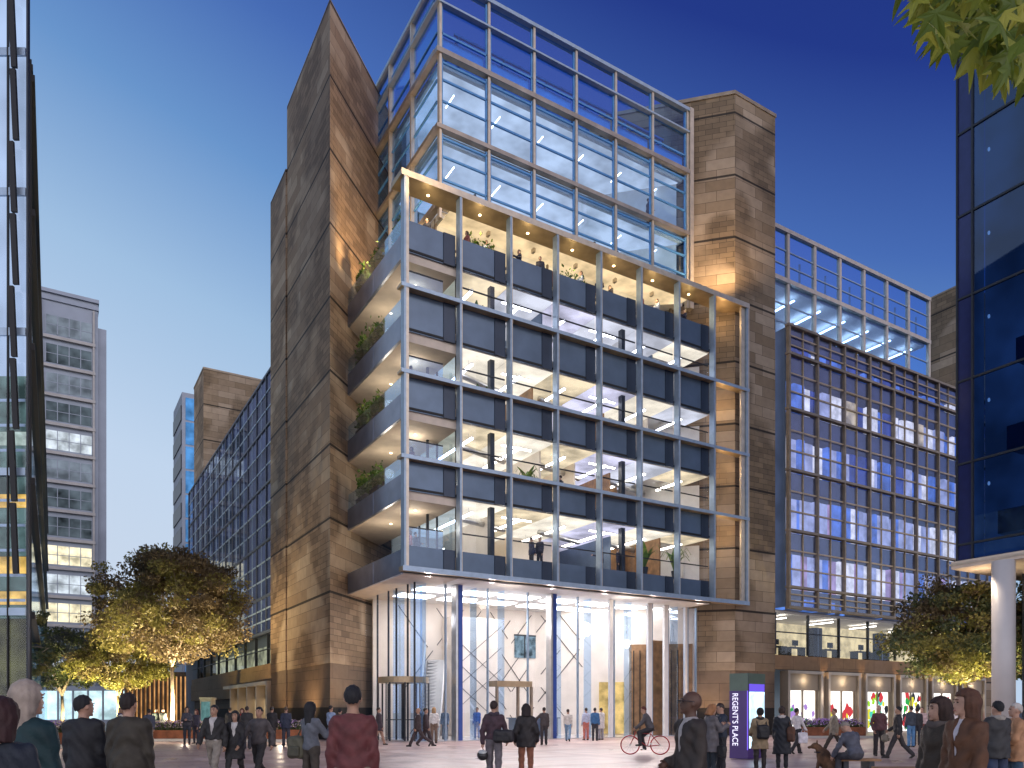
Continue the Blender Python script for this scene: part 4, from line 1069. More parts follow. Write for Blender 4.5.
# left face leaves the near edge to the left, screen face leaves it to the right
A_ = Vector((0, 0)); 
xl, yl = at(729.5, 24.9); xr, yr = at(765, 25.2)
Lp = Vector((xl-tx, yl-ty)); Rp = Vector((xr-tx, yr-ty)); Bp = Lp+Rp
purple = pbr('purple_sign_panel', (.075, .04, .17), .3, .2, .1, 1)
MB().prism([(0, 0), tuple(Rp), tuple(Bp), tuple(Lp)], .02, 2.76).build('sign_body', purple, T)
def onf(P_, a, z, d=.006):
    n_ = Vector((P_.y, -P_.x)).normalized()*( -1 if P_.x < 0 else 1); q = P_*a + n_*d; return (q.x, q.y, z)
def facequad(P_, a0, a1, z0, z1, d=.006):
    return MB().quad(onf(P_, a0, z0, d), onf(P_, a1, z0, d), onf(P_, a1, z1, d), onf(P_, a0, z1, d))
facequad(Lp, 0, 1, 2.2, 2.76).build('cap_panel', pbr('green_grey_sign_cap', (.10, .14, .11), .4, .2, .1), T)
facequad(Rp, 0, 1, 2.42, 2.76).build('cap_panel', pbr('green_grey_sign_cap2', (.10, .14, .11), .4, .2, .1), T)
facequad(Rp, .06, .96, 2.18, 2.42).build('header_band', emit('violet_header', (.16, .10, .75), 1.2), T)
sm = emit('sign_screen', (.6, .85, 1), 1.8, .5, 1.3)
facequad(Rp, .06, .96, .35, 2.17).build('screen', sm, T)
facequad(Lp, .0, .05, .3, 2.2).build('edge_light', emit('violet_edge', (.2, .12, .8), 1.5), T)
cu_ = bpy.data.curves.new('lettering', 'FONT'); cu_.body = "REGENT'S PLACE"; cu_.size = .255; cu_.extrude = .004; cu_.align_x = 'CENTER'; cu_.align_y = 'CENTER'
to = bpy.data.objects.new('lettering', cu_); COL.objects.link(to)
bpy.context.view_layer.update()
me = bpy.data.meshes.new_from_object(to); bpy.data.objects.remove(to)
me.materials.clear(); me.materials.append(emit('sign_letters', (.85, .82, 1), 1.5))
ln = max(v.co.x for v in me.vertices)-min(v.co.x for v in me.vertices)
lo = bpy.data.objects.new('lettering', me); COL.objects.link(lo); lo.parent = T
nL = Vector((Lp.y, -Lp.x)).normalized()*-1
if nL.y > 0: nL = -nL
# glyph baseline runs down the face
xa = Vector((0, 0, -1)); za = Vector((nL.x, nL.y, 0)); ya = za.cross(xa)
mt = Matrix((xa, ya, za)).transposed().to_4x4()
s_ = 1.68/ln
for v in me.vertices: v.co.x *= s_; 
cpos = onf(Lp, .70, 1.28, .014)
lo.matrix_local = Matrix.Translation(cpos) @ mt
lamp('POINT', 'sign_glow', (tx+.35, ty-.5, 1.5), 6, (.4, .35, 1), .1)

# bench at the right and the one the man sits on
def bench(label, px0, px1, Y, zt=.45):
    x0, y = at(px0, Y); x1, _ = at(px1, Y); W_ = x1-x0
    T = wthing('bench', label, 'bench', x0, y, 0, 0, 'timber plaza benches')
    s_ = MB()
    for k in range(4): s_.box(0, W_, .02+k*.13, .13+k*.13, zt-.05, zt)
    s_.build('seat', M['wood'], T)
    for a in (.15, W_-.27):
        MB().box(a, a+.12, .04, .5, 0, zt-.05).build('leg', M['dark'], T)
bench('long timber bench in front of the two brown haired women', 884, 1012, 14.8)
bench('short timber bench under the seated man in grey suit', 838, 882, 17.9, .43)
# office furniture dark against the first-floor strip of the right wing
def desk(label, u, seed):
    T = gthing('office_desk', label, 'desk', u, 2.2, 5.25, 'desks behind the first floor glazing')
    MB().box(u, u+1.6, 2.2, 2.95, 5.95, 6.0).build('desktop', M['black'], T)
    for a in (u+.05, u+1.5): MB().box(a, a+.05, 2.25, 2.9, 5.25, 5.95).build('leg', M['dark'], T)
    MB().box(u+.5, u+1.1, 2.5, 2.54, 6.12, 6.5).box(u+.77, u+.83, 2.5, 2.54, 6.0, 6.12).build('monitor', M['black'], T)
for j, (u, n_) in enumerate(((27.6, 'leftmost'), (29.6, 'second from left'), (33.4, 'third from left'), (37.0, 'fourth from left'), (39.4, 'fifth from left'))):
    desk(f'{n_} dark desk and monitor behind the right wing first floor glass', u, j)
def cabinet(label, u):
    T = gthing('tall_cabinet', label, 'cabinet', u, 1.6, 5.25, 'tall dark cabinets behind the first floor glazing')
    MB().box(u, u+.9, 1.6, 2.1, 5.25, 7.35).build('cabinet_body', M['black'], T); MB().box(u+.44, u+.46, 1.585, 1.6, 5.3, 7.3).build('door_gap', M['steel'], T)
cabinet('tall dark cabinet in the second first floor window of the right wing', 31.2); cabinet('tall dark cabinet farther right along the right wing first floor', 38.6)
# ================================================================== people: one distance-field body per figure, clothes as layers over it
def el_(P, c, r):
    q = (P-np.array(c))/np.array(r); k0 = np.sqrt((q*q).sum(1)); k1 = np.sqrt(((q/np.array(r))**2).sum(1))+1e-9
    return k0*(k0-1)/k1
def rc_(P, a, b, ra, rb):
    a = np.array(a, float); b = np.array(b, float); ab = b-a; L2 = (ab*ab).sum()+1e-12
    t = np.clip(((P-a)@ab)/L2, 0, 1); return np.sqrt(((P-a-t[:, None]*ab)**2).sum(1))-(ra+(rb-ra)*t)
def sm_(ds, k=.03):
    d = ds[0]
    for e in ds[1:]:
        h = np.clip(.5+.5*(e-d)/k, 0, 1); d = e*(1-h)+d*h-k*h*(1-h)
    return d
_OFF = np.array([(x, y, z) for x in (0, 1) for y in (0, 1) for z in (0, 1)])
_EDG = [(a, b) for a in range(8) for b in range(a+1, 8) if np.abs(_OFF[a]-_OFF[b]).sum() == 1]
def surfnet(fn, lo, hi, h):
    lo = np.array(lo)-2*h; hi = np.array(hi)+2*h; n = np.maximum(np.ceil((hi-lo)/h).astype(int)+1, 4)
    ax = [lo[i]+h*np.arange(n[i]) for i in range(3)]
    G = np.stack(np.meshgrid(*ax, indexing='ij'), -1).reshape(-1, 3)
    f = fn(G).reshape(n); s = f < 0
    if not s.any(): return [], []
    cs = np.stack([s[o[0]:n[0]-1+o[0], o[1]:n[1]-1+o[1], o[2]:n[2]-1+o[2]] for o in _OFF], -1)
    act = cs.any(-1) & ~cs.all(-1); idx = np.argwhere(act)
    cv = np.stack([f[idx[:, 0]+o[0], idx[:, 1]+o[1], idx[:, 2]+o[2]] for o in _OFF], -1)
    acc = np.zeros((len(idx), 3)); cnt = np.zeros(len(idx))
    for a, b in _EDG:
        fa, fb = cv[:, a], cv[:, b]; x = (fa < 0) != (fb < 0)
        t = np.where(x, fa/np.where(x, fa-fb, 1), 0)
        acc += x[:, None]*(_OFF[a]+t[:, None]*(_OFF[b]-_OFF[a])); cnt += x
    V = lo+h*(idx+acc/cnt[:, None])
    ids = -np.ones(act.shape, int); ids[tuple(idx.T)] = np.arange(len(idx))
    Fc = []
    for axn in range(3):
        o1, o2 = [k for k in range(3) if k != axn]
        sl0 = [slice(None)]*3; sl1 = [slice(None)]*3; sl0[axn] = slice(0, n[axn]-1); sl1[axn] = slice(1, n[axn])
        A, Bq = s[tuple(sl0)], s[tuple(sl1)]
        e = np.argwhere(A != Bq); e = e[(e[:, o1] >= 1) & (e[:, o2] >= 1) & (e[:, o1] < n[o1]-1) & (e[:, o2] < n[o2]-1)]
        ins = A[tuple(e.T)]
        def g(d1, d2):
            q = e.copy(); q[:, o1] -= d1; q[:, o2] -= d2; return ids[tuple(q.T)]
        q = np.stack([g(1, 1), g(0, 1), g(0, 0), g(1, 0)], 1)
        fl = ins if axn != 1 else ~ins
        q[~fl] = q[~fl][:, ::-1]
        Fc.append(q)
    return V, np.concatenate(Fc)
def netobj(name, fn, lo, hi, h, mat, parent, extra=None, T=None):
    V, Fq = surfnet(fn, lo, hi, h)
    V = np.array(V); Fl = [tuple(int(k) for k in q) for q in Fq]; V = V.tolist() if len(V) else []
    if extra:
        i = len(V); V += [tuple(p) for p in extra.v]; Fl += [tuple(q+i for q in f) for f in extra.f]
    if T is not None: V = [tuple(T @ Vector(p)) for p in V]
    me = bpy.data.meshes.new(name); me.from_pydata(V, [], Fl); me.materials.append(mat)
    me.polygons.foreach_set('use_smooth', [True]*len(Fl)); me.update()
    o = bpy.data.objects.new(name, me); COL.objects.link(o)
    if parent is not None: o.parent = parent
    return o
_mc = {}
def cm(kind, c, rough=.75, sheen=0):
    k = (kind,)+tuple(c)
    if k not in _mc: _mc[k] = pbr(kind, c, rough, 0, .25, 9, .25, 60)
    return _mc[k]
SK = {'l': (.46, .27, .19), 'm': (.40, .23, .15), 'd': (.10, .05, .032)}
BLACK = (.012, .012, .014); DKBR = (.025, .014, .01)
def rot(ax, a):
    return np.array(Matrix.Rotation(a, 3, ax))
def person(label, px, Y, h=1.75, yaw=0, top='jacket', tc=(.03, .03, .035), bc=(.03, .03, .04), skin='l', hair='short', hc=DKBR,
           legs=((0, 0), (0, 0)), arms=((5, 12, 6, 0), (5, 12, 6, 0)), lean=0, hy=0, ht=0, res=None, hem=None, fem=0, z=0, group=None,
           shirt=None, scarf=None, loc=None, wide=1.0, glasses=0, shoes=(.02, .018, .016), bare=0, vw=.2):
    if loc is None: x, y = at(px, Y)
    else: x, y = loc
    T = wthing('person', label, 'person', x, y, z, math.radians(yaw), group)
    if res is None: res = .0125 if Y < 11 else (.018 if Y < 22 else .03)
    D = math.radians
    # legs
    J = {}
    low = 9
    for s, (th, kn) in zip((-1, 1), legs):
        hp = np.array((s*.088, 0, .92)); k = hp+.43*np.array((s*.03, math.sin(D(th)), -math.cos(D(th))))
        a = k+.41*np.array((0, math.sin(D(th-kn)), -math.cos(D(th-kn)))); J[s] = (hp, k, a); low = min(low, a[2]-.075)
    dz = -low
    for s in J: J[s] = tuple(q+np.array((0, 0, dz)) for q in J[s])
    HIP = np.array((0, 0, .95+dz)); Rl = rot('X', -D(lean))
    up = np.array((0, 0, dz))
    def fwd(p): return (Rl@(np.array(p)+up-HIP))+HIP
    def inv(P): return (P-HIP)@Rl+HIP-up       # world -> upright torso frame
    sw = .150*(1-.1*fem)*wide
    A = {}
    for s, (p, e, ab, inn) in zip((-1, 1), arms):
        sh = np.array((s*(sw+.012), 0, 1.398))
        d1 = np.array((s*math.sin(D(ab)), math.sin(D(p))*math.cos(D(ab)), -math.cos(D(p))*math.cos(D(ab))))
        d2 = np.array((-s*math.sin(D(inn)), math.sin(D(p+e))*math.cos(D(inn)), -math.cos(D(p+e))*math.cos(D(inn))))
        el = sh+.29*d1; wr = el+.25*d2; A[s] = (sh, el, wr, d2)
    HC = np.array((0, .0+.0, 1.63)); Rh = rot('Z', D(hy))@rot('X', -D(ht)); NB = np.array((0, -.01, 1.52))
    def hfr(Pt): return (Pt-NB)@Rh+NB
    def head(Pt, g=0, detail=True):
        Ph = hfr(Pt)
        d = sm_([el_(Ph, (0, -.012, 1.652), (.077+g, .097+g, .098+g)), el_(Ph, (0, .022, 1.585), (.058+g, .07+g, .072+g))], .03)
        if detail:
            for sx in (-1, 1):
                d = sm_([d, el_(Ph, (sx*.078, -.008, 1.622), (.012, .02, .032))], .006)
                d = np.maximum(d, -(rc_(Ph, (sx*.032, .108, 1.643), (sx*.032, .109, 1.643), .017, .017))) if res < .02 else d
            d = sm_([d, rc_(Ph, (0, .084, 1.64), (0, .097, 1.606), .010, .014)], .016)
            d = sm_([d, el_(Ph, (0, .088, 1.573), (.022, .012, .009)), el_(Ph, (0, .082, 1.535), (.022, .016, .016))], .012)
            d = sm_([d, rc_(Ph, (-.04, .085, 1.665), (.04, .085, 1.665), .008, .008)], .012)
        return d
    def torso(Pt, g=0, belly=0):
        w_ = wide*(1-.08*fem)
        return sm_([el_(Pt, (0, 0, .98), ((.160+.01*fem)*w_+g, .112+g, .14+g)), el_(Pt, (0, .005, 1.12), ((.138-.02*fem)*w_+g, .104+g+belly, .17+g)),
                    el_(Pt, (0, 0, 1.29), (.158*w_+g, .110+g, .17+g)), rc_(Pt, (-sw+.02, -.005, 1.395), (sw-.02, -.005, 1.395), .050+g, .050+g), rc_(Pt, (0, -.015, 1.47), (-sw+.03, -.01, 1.41), .048+g*.5, .042+g), rc_(Pt, (0, -.015, 1.47), (sw-.03, -.01, 1.41), .048+g*.5, .042+g)], .04)
    def arm(Pt, g=0, cuff=1.0, loose=0):
        ds = []
        for s in (-1, 1):
            sh, el, wr, d2 = A[s]
            ds += [rc_(Pt, sh, el, .052+g, .040+g), rc_(Pt, el, el+(wr-el)*cuff, .040+g, .028+g+loose)]
        return sm_(ds, .02) if False else np.minimum(sm_(ds[:2], .02), sm_(ds[2:], .02))
    def legf(P, g=0, loose=0, end=1.0, skirt=0):
        ds = []
        for s in (-1, 1):
            hp, k, a = J[s]; ds.append(sm_([rc_(P, hp, k, .082+g, .055+g+loose*.5), rc_(P, k, k+(a-k)*end, .053+g+loose*.4, .038+g+loose)], .02))
        return np.minimum(ds[0], ds[1])
    def foot(P, g=0):
        ds = []
        for s in (-1, 1):
            hp, k, a = J[s]; th, kn = legs[(s+1)//2]; tilt = D(th-kn) if (th-kn) < -10 else 0
            dr = np.array((s*.12, math.cos(tilt)*1.0, math.sin(tilt)))
            heel = a+np.array((0, -.03, -.035)); ds.append(sm_([rc_(P, heel, heel+.17*dr+np.array((0, 0, -.012)), .038+g, .030+g), rc_(P, a, heel, .036+g, .036+g)], .02))
        return np.minimum(ds[0], ds[1])
    pts = [fwd(q) for s in A for q in A[s][:3]]+[fwd(A[s][2]+A[s][3]*.12) for s in A]+[fwd((0, 0, 1.75)), fwd((.1, .13, 1.5)), fwd((-.1, -.12, 1.7)), fwd((0, 0, .9))]+[q for s in J for q in J[s]]+[J[s][2]+np.array((s*.05, .2, -.075)) for s in J]+[J[s][2]+np.array((0, -.08, -.075)) for s in J]
    pts = np.array(pts); lo = pts.min(0)-.12; hi = pts.max(0)+.13; lo[2] = max(lo[2], -.03)
    sc = h/1.75; TM = Matrix.Scale(sc, 4)
    # body with hands
    fing = MB()
    for s in (-1, 1):
        sh, el, wr, d = A[s]
        X = np.array((1., 0, 0)); sp = np.cross(X, d); sp = sp/(np.linalg.norm(sp)+1e-9); ins = np.cross(d, sp)*(-s)*-1
        ins = np.cross(sp, d); ins = ins/np.linalg.norm(ins); ins = ins*(-1 if (ins[0]*s) > 0 else 1)
        base = wr+d*.075
        for k, L_ in enumerate((.062, .074, .079, .068)):
            o = base+sp*(-.030+.0195*k)
            p1 = o-d*.02; p2 = o+d*L_*.5; p3 = p2+(d*.8+ins*.6)*L_*.35; p4 = p3+(d*.35+ins*.95)*L_*.3
            fing.tube([tuple(fwd(q)) for q in (p1, p2, p3, p4)], [.0095, .009, .008, .006], 6)
        o = wr+d*.025+sp*.026; fing.tube([tuple(fwd(q)) for q in (o, o+sp*.022+d*.03, o+sp*.03+d*.062+ins*.008)], [.012, .011, .008], 6)
    def bodyf(P):
        Pt = inv(P); ds = [torso(Pt, -.012), rc_(Pt, (0, -.015, 1.42), (0, -.005, 1.57), .056, .053)]
        d = sm_(ds, .03); d = sm_([d, head(Pt)], .015)
        d = sm_([d, arm(Pt, -.008)], .02)
        for s in (-1, 1):
            sh, el, wr, dd = A[s]; d = sm_([d, rc_(Pt, wr, wr+dd*.07, .026, .036)], .01)
        d = sm_([d, legf(P, -.01)], .03); return sm_([d, foot(P, -.008)], .02)
    netobj('body', bodyf, lo, hi, res, cm('skin', SK[skin], .55), T, extra=fing, T=TM)
    ph = random.Random(hash(label) % 99999 if False else sum(map(ord, label))).uniform(0, 6)
    def folds(P, a=.005):
        return a*(np.sin(P[:, 2]*38+6*np.sin(P[:, 0]*9+ph)+4*P[:, 1]) + .7*np.sin(P[:, 0]*41+P[:, 2]*17+ph*2+5*np.sin(P[:, 1]*12)))
    # trousers
    wz = 1.06+dz
    endl = 1.0 if not bare else .25
    def trf(P):
        Pt = inv(P)
        d = sm_([legf(P, .012, .018 if not fem else .004, endl), np.maximum(el_(Pt, (0, 0, .97), (.172*wide, .122, .16)), Pt[:, 2]-1.06)], .04)
        return np.maximum(d, .03-P[:, 2])+folds(P, .004)
    tl = [q for s in J for q in J[s]]+[HIP+np.array((.2, .16, .14)), HIP-np.array((.2, .16, .14)), fwd((.2, .15, 1.08)), fwd((-.2, -.15, 1.08))]; tl = np.array(tl)
    netobj('trousers' if not bare else 'shorts', trf, tl.min(0)-.09, tl.max(0)+.09, res, cm('cloth', bc), T, T=TM)
    # shoes
    fa = np.array([J[s][2] for s in J]); 
    netobj('shoes', lambda P: np.maximum(foot(P, .006), -P[:, 2]+.0), fa.min(0)-np.array((.08, .12, .09)), fa.max(0)+np.array((.1, .26, .06)), min(res, .02), cm('shoe_leather', shoes, .4), T, T=TM)
    # top
    if hem is None: hem = {'jacket': .90, 'coat': .62, 'sweater': .90, 'shirt': .93, 'suit': .80, 'longcoat': .45}[top]
    g = {'jacket': .030, 'coat': .034, 'sweater': .020, 'shirt': .014, 'suit': .026, 'longcoat': .036}[top]
    def topf(P, g=g, v=True, hm=hem):
        Pt = inv(P); d = torso(Pt, g)
        if hm < .9:
            flare = (.9-hm)*.10
            d2 = rc_(Pt*np.array((1, 1.35, 1))*np.array((1, 1, 1)), (0, 0, 1.0), (0, 0.02, hm-.1), .165*wide+g, .185*wide+g+flare)
            d = sm_([d, d2*.8], .05)
        d = np.maximum(d, hm-Pt[:, 2])
        ao = arm(Pt, g*.6+.004, .98, .008)
        d = sm_([d, ao], .035)
        d = np.maximum(d, Pt[:, 2]-(1.50 if top in ('jacket', 'coat', 'longcoat') else 1.475)-.12*np.maximum(0, -Pt[:, 1]))
        if v and shirt is not None:
            wdg = np.maximum(np.abs(Pt[:, 0])-np.maximum(0, Pt[:, 2]-1.10)*vw, -Pt[:, 1]); wdg = np.where(Pt[:, 2] < 1.1, 1, wdg); d = np.maximum(d, -wdg)
        return d+folds(P, .0055)
    netobj({'suit': 'jacket', 'longcoat': 'coat'}.get(top, top), topf, lo, hi, res, cm('cloth', tc, .7), T, T=TM)
    if shirt is not None:
        b0 = np.array([fwd((-.25, -.2, 1.0)), fwd((.25, .2, 1.5)), fwd((.25, -.2, 1.5)), fwd((-.25, .2, 1.0))])
        netobj('shirt', lambda P: np.maximum(torso(inv(P), .012), np.abs(inv(P)[:, 2]-1.24)-.26), b0.min(0), b0.max(0), res, cm('cloth', shirt), T, T=TM)
    if scarf is not None:
        b0 = np.array([fwd((-.2, -.2, 1.35)), fwd((.2, .2, 1.58))])
        def scf(P):
            Pt = inv(P); q = np.sqrt((Pt[:, 0]/1.05)**2+(Pt[:, 1]+.005)**2); return np.sqrt((q-.078)**2+((Pt[:, 2]-1.475)*.75)**2)-.036+folds(P, .006)
        netobj('scarf', scf, b0.min(0)-.06, b0.max(0)+.06, res, cm('wool', scarf, .9), T, T=TM)
    # hair
    if hair != 'bald':
        def hrf(P):
            Pt = inv(P); Ph = hfr(Pt); g_ = .007 if hair == 'short' else .018
            d = el_(Ph, (0, -.018, 1.660), (.078+g_, .097+g_, .100+g_))
            cut = 1.562 if hair == 'short' else 1.5
            if hair in ('long', 'vlong', 'bob'):
                zb = {'long': 1.42, 'vlong': 1.30, 'bob': 1.50}[hair]
                d = sm_([d, rc_(Ph*np.array((.82, 1, 1)), (0, -.035, 1.63), (0, -.06, zb), .088, .06 if hair != 'bob' else .085)], .03); cut = zb-.02
            face = np.minimum(Ph[:, 1]-(.030 if hair == 'short' else .042), 1.70-Ph[:, 2]); d = np.maximum(d, face)
            if hair == 'short': d = sm_([d, el_(Ph, (0, -.045, 1.60), (.066, .055, .05))], .02); d = np.maximum(d, face); d = np.maximum(d, 1.655-.8*np.maximum(0, -.01-Ph[:, 1])*1.2-Ph[:, 2])
            if hair == 'bun': d = sm_([d, el_(Ph, (0, -.12, 1.71), (.045, .045, .045))], .02); d = np.maximum(d, 1.57-Ph[:, 2])
            d = np.maximum(d, cut-Ph[:, 2])
            return d+.003*np.sin(Ph[:, 0]*160+3*np.sin(Ph[:, 2]*14+ph))+.0025*np.sin(Ph[:, 1]*130+Ph[:, 0]*60)
        c0 = fwd((0, 0, 1.60)); netobj('hair', hrf, c0-np.array((.22, .24, .36)), c0+np.array((.22, .22, .2)), min(res, .02)*.8 if res < .03 else res*.8, cm('hair', hc, .75), T, T=TM)
    def hp(p): return tuple(fwd((Rh@(np.array(p)-NB))+NB))
    if res < .02:
        for sx in (-1, 1):
            ey = MB().ell(hp((sx*.032, .082, 1.643)), (.010, .009, .006), 8); ey.xf(TM); ey.build('eye', cm('eye', (.05, .035, .03), .2), T, True, off=(0, 0, 0))
        br = MB()
        for sx in (-1, 1): br.tube([hp((sx*.015, .098, 1.668)), hp((sx*.035, .096, 1.673)), hp((sx*.052, .082, 1.668))], [.004, .005, .003], 5)
        br.xf(TM); br.build('eyebrow', cm('hair', hc, .5), T, off=(0, 0, 0))
        lp = MB().ell(hp((0, .093, 1.571)), (.022, .008, .006), 8); lp.xf(TM); lp.build('lips', cm('lips', (.35, .12, .1) if skin != 'd' else (.14, .05, .045), .4), T, True, off=(0, 0, 0))
    if glasses:
        gl = MB()
        for sx in (-1, 1):
            c = (sx*.034, .112, 1.643)
            ring = [hp((c[0]+.022*math.cos(t), c[1], c[2]+.016*math.sin(t))) for t in [k*math.pi/6 for k in range(13)]]
            gl.tube(ring, .0035, 5, cap=False); gl.tube([hp((sx*.056, .11, 1.648)), hp((sx*.082, .07, 1.65)), hp((sx*.084, -.02, 1.645))], .003, 5)
        gl.xf(TM); gl.build('glasses', M['dark'], T, off=(0, 0, 0))
    T['_h'] = 0; del T['_h']
    def world(p):        # torso-frame point -> world
        q = fwd(p)*sc; cz, sz = math.cos(D(yaw)), math.sin(D(yaw)); return Vector((x+cz*q[0]-sz*q[1], y+sz*q[0]+cz*q[1], z+q[2]))
    return T, A, world
def rbox(P, c, b, r):
    q = np.abs(P-np.array(c))-(np.array(b)-r); return np.sqrt((np.maximum(q, 0)**2).sum(1))+np.minimum(q.max(1), 0)-r
def bagthing(name, label, cat, wpos, yaw, size, color, strap=None, sag=.04, group=None, pocket=True, res=.012):
    T = wthing(name, label, cat, wpos[0], wpos[1], wpos[2], math.radians(yaw), group)
    sx, sy, sz = size
    def f(P): return rbox(P*np.array((1, 1, 1)), (0, 0, 0), (sx*(1), sy, sz), min(size)*.75)+.006*np.sin(P[:, 0]*30+P[:, 2]*22)
    netobj('bag_body', f, (-sx-.03, -sy-.03, -sz-.03), (sx+.03, sy+.03, sz+.03), res, cm('bag_cloth', color, .6), T)
    if pocket: netobj('pocket', lambda P: rbox(P, (0, -sy*.9, -sz*.35), (sx*.68, sy*.45, sz*.45), .02), (-sx, -sy*1.6, -sz), (sx, 0, sz*.3), res, cm('bag_cloth', tuple(k*.75 for k in color), .6), T)
    if strap: 
        s_ = MB()
        for st in strap: s_.tube(st, .014, 6)
        s_.build('strap', cm('bag_cloth', tuple(k*.6 for k in color), .6), T, off=(0, 0, 0))
    return T
WALK = ((22, 8), (-18, 22)); WALK2 = ((-16, 24), (24, 6)); STAND = ((2, 3), (-2, 3)); FOLD = ((20, 75, 10, 35), (20, 75, 10, 35))
# ---- foreground
person('woman with auburn hair and dark navy top cut off by the left edge', 3, 4.6, 1.62, 5, 'sweater', (.012, .018, .03), hair='bob', hc=(.035, .012, .012), fem=1, hy=-10)
person('woman with long ash blond hair and dark teal coat near the left edge', 28, 5.6, 1.76, -12, 'coat', (.006, .03, .035), hair='vlong', hc=(.34, .28, .23), fem=1, hy=-18)
person('man in black leather jacket seen from behind looking right', 84, 8.6, 1.72, 2, 'jacket', (.012, .013, .016), (.045, .035, .03), hy=-35, hc=BLACK, wide=.98)
person('man in dark brown tweed coat seen from behind beside the leather jacket man', 129, 8.4, 1.74, 6, 'coat', (.038, .032, .022), (.03, .025, .02), hy=-8, hc=(.02, .012, .01), wide=.98)
person('man with black hair in dark red sweater seen from behind', 353, 7.7, 1.80, 4, 'sweater', (.13, .034, .034), (.25, .2, .15), hair='short', hc=BLACK, hy=4, wide=.98, skin='m', arms=((-2, 18, 9, 0), (-2, 20, 8, 0)), hem=.95)
p = person('tall dark skinned man in dark suit and glasses walking left holding a phone', 690, 7.8, 1.80, 108, 'suit', (.036, .027, .022), (.03, .024, .022), 'd', 'bald', hy=-18, ht=-4, shirt=(.42, .38, .36), glasses=1, vw=.13, wide=.98, arms=((0, 22, 8, 0), (-14, 84, 8, 12)), legs=WALK)
w_ = p[2](tuple(p[1][-1][2]+p[1][-1][3]*.13)); ph_ = wthing('phone', 'brown cased phone in the hand of the man in dark suit', 'phone', w_.x, w_.y, w_.z, .4)
netobj('phone_body', lambda P: rbox(P, (0, 0, .02), (.075, .035, .045), .02), (-.1, -.06, -.06), (.1, .06, .1), .01, cm('leather', (.2, .07, .03), .5), ph_)
person('woman with dark bob and brown coat in profile at the right', 939, 7.6, 1.68, 100, 'coat', (.040, .028, .018), (.03, .02, .02), 'l', 'bob', (.035, .017, .012), fem=1, hy=-12, scarf=(.10, .08, .07))
person('woman with long chestnut hair and tan brown leather jacket at the right', 966, 7.0, 1.74, 104, 'jacket', (.10, .042, .018), (.05, .04, .04), 'l', 'vlong', (.085, .035, .018), fem=1, hy=-22, shirt=(.6, .55, .58), vw=.09)
person('man in charcoal jacket with grey scarf and black beanie by the column', 997, 12.6, 1.71, 10, 'jacket', (.035, .035, .036), (.03, .045, .09), hair='short', hc=BLACK, scarf=(.35, .32, .28), wide=1.06, hem=.8)
person('grey haired man in tan coat cut off by the right edge', 1015, 12.9, 1.68, 75, 'coat', (.42, .22, .11), (.03, .07, .12), hair='short', hc=(.5, .45, .4), arms=((15, 60, 10, 25), (15, 60, 10, 25)), hem=.75)
# ---- middle distance
person('man in black bomber jacket and grey trousers walking towards the camera', 214, 16.6, 1.72, 176, 'jacket', (.018, .017, .017), (.25, .22, .18), 'm', 'short', BLACK, legs=WALK, arms=((-8, 15, 14, 0), (14, 20, 14, 0)), shirt=(.45, .42, .40), wide=1.05, hem=1.0)
person('woman with long black hair in black coat walking beside the bomber jacket man', 235, 16.8, 1.60, 184, 'coat', (.014, .013, .014), (.02, .02, .02), 'm', 'long', BLACK, legs=WALK2, fem=1, shirt=(.5, .48, .45), arms=((10, 35, 10, 10), (-5, 15, 10, 0)))
person('bearded man in grey brown jacket walking with arms swinging', 259, 17.4, 1.72, 172, 'jacket', (.065, .055, .055), (.022, .02, .02), 'm', 'short', BLACK, legs=((28, 5), (-14, 40)), arms=((-18, 25, 26, 0), (16, 30, 26, 0)))
p = person('woman with long black hair in grey top carrying a green backpack', 311, 13.4, 1.70, -28, 'sweater', (.11, .12, .14), (.05, .04, .03), 'm', 'vlong', BLACK, fem=1, arms=((10, 40, 8, 0), (35, 95, 12, 0)))
w_ = p[2]((-.27, -.06, .95)); bagthing('backpack', 'olive green backpack carried on the back of the black haired woman', 'backpack', w_, -20, (.17, .10, .20), (.085, .08, .05), [[(-.08, .09, .12), (.0, .12, .35), (.06, .14, .5)]])
p = person('man in plum hoodie and grey jeans carrying a shoulder bag and helmet', 494, 16.4, 1.77, -6, 'sweater', (.055, .028, .038), (.13, .115, .125), hair='short', hc=(.03, .018, .015), hy=-5, legs=((8, 4), (-6, 8)), arms=((-4, 6, 16, 0), (6, 30, 18, 0)), scarf=(.06, .045, .06), hem=.93)
w_ = p[2]((.22, -.14, 1.02)); bagthing('shoulder_bag', 'black messenger bag slung behind the man in plum hoodie', 'bag', w_, -14, (.22, .09, .14), (.022, .02, .022), [[(-.18, .02, .1), (-.2, .03, .3), (-.28, .12, .46)]])
w_ = p[2](tuple(p[1][-1][2]+p[1][-1][3]*.15)); hl = wthing('helmet', 'shiny black and white helmet held low by the man in plum hoodie', 'helmet', w_.x, w_.y-.03, w_.z-.17, 0)
MB().ell((0, 0, .06), (.12, .15, .115), 18).build('helmet_shell', cm('gloss_black', (.03, .03, .03), .15), hl, True); MB().ell((0, -.01, .11), (.10, .13, .075), 14).build('helmet_stripe', cm('gloss_white', (.55, .57, .55), .2), hl, True)
person('woman in short dark coat with bare brown legs seen from behind', 526, 17.0, 1.70, 3, 'coat', (.026, .022, .022), (.24, .09, .05), 'm', 'bob', (.02, .012, .012), fem=1, legs=((3, 2), (-3, 6)), arms=((-8, 45, 20, 0), (-8, 45, 20, 0)), hem=.78)
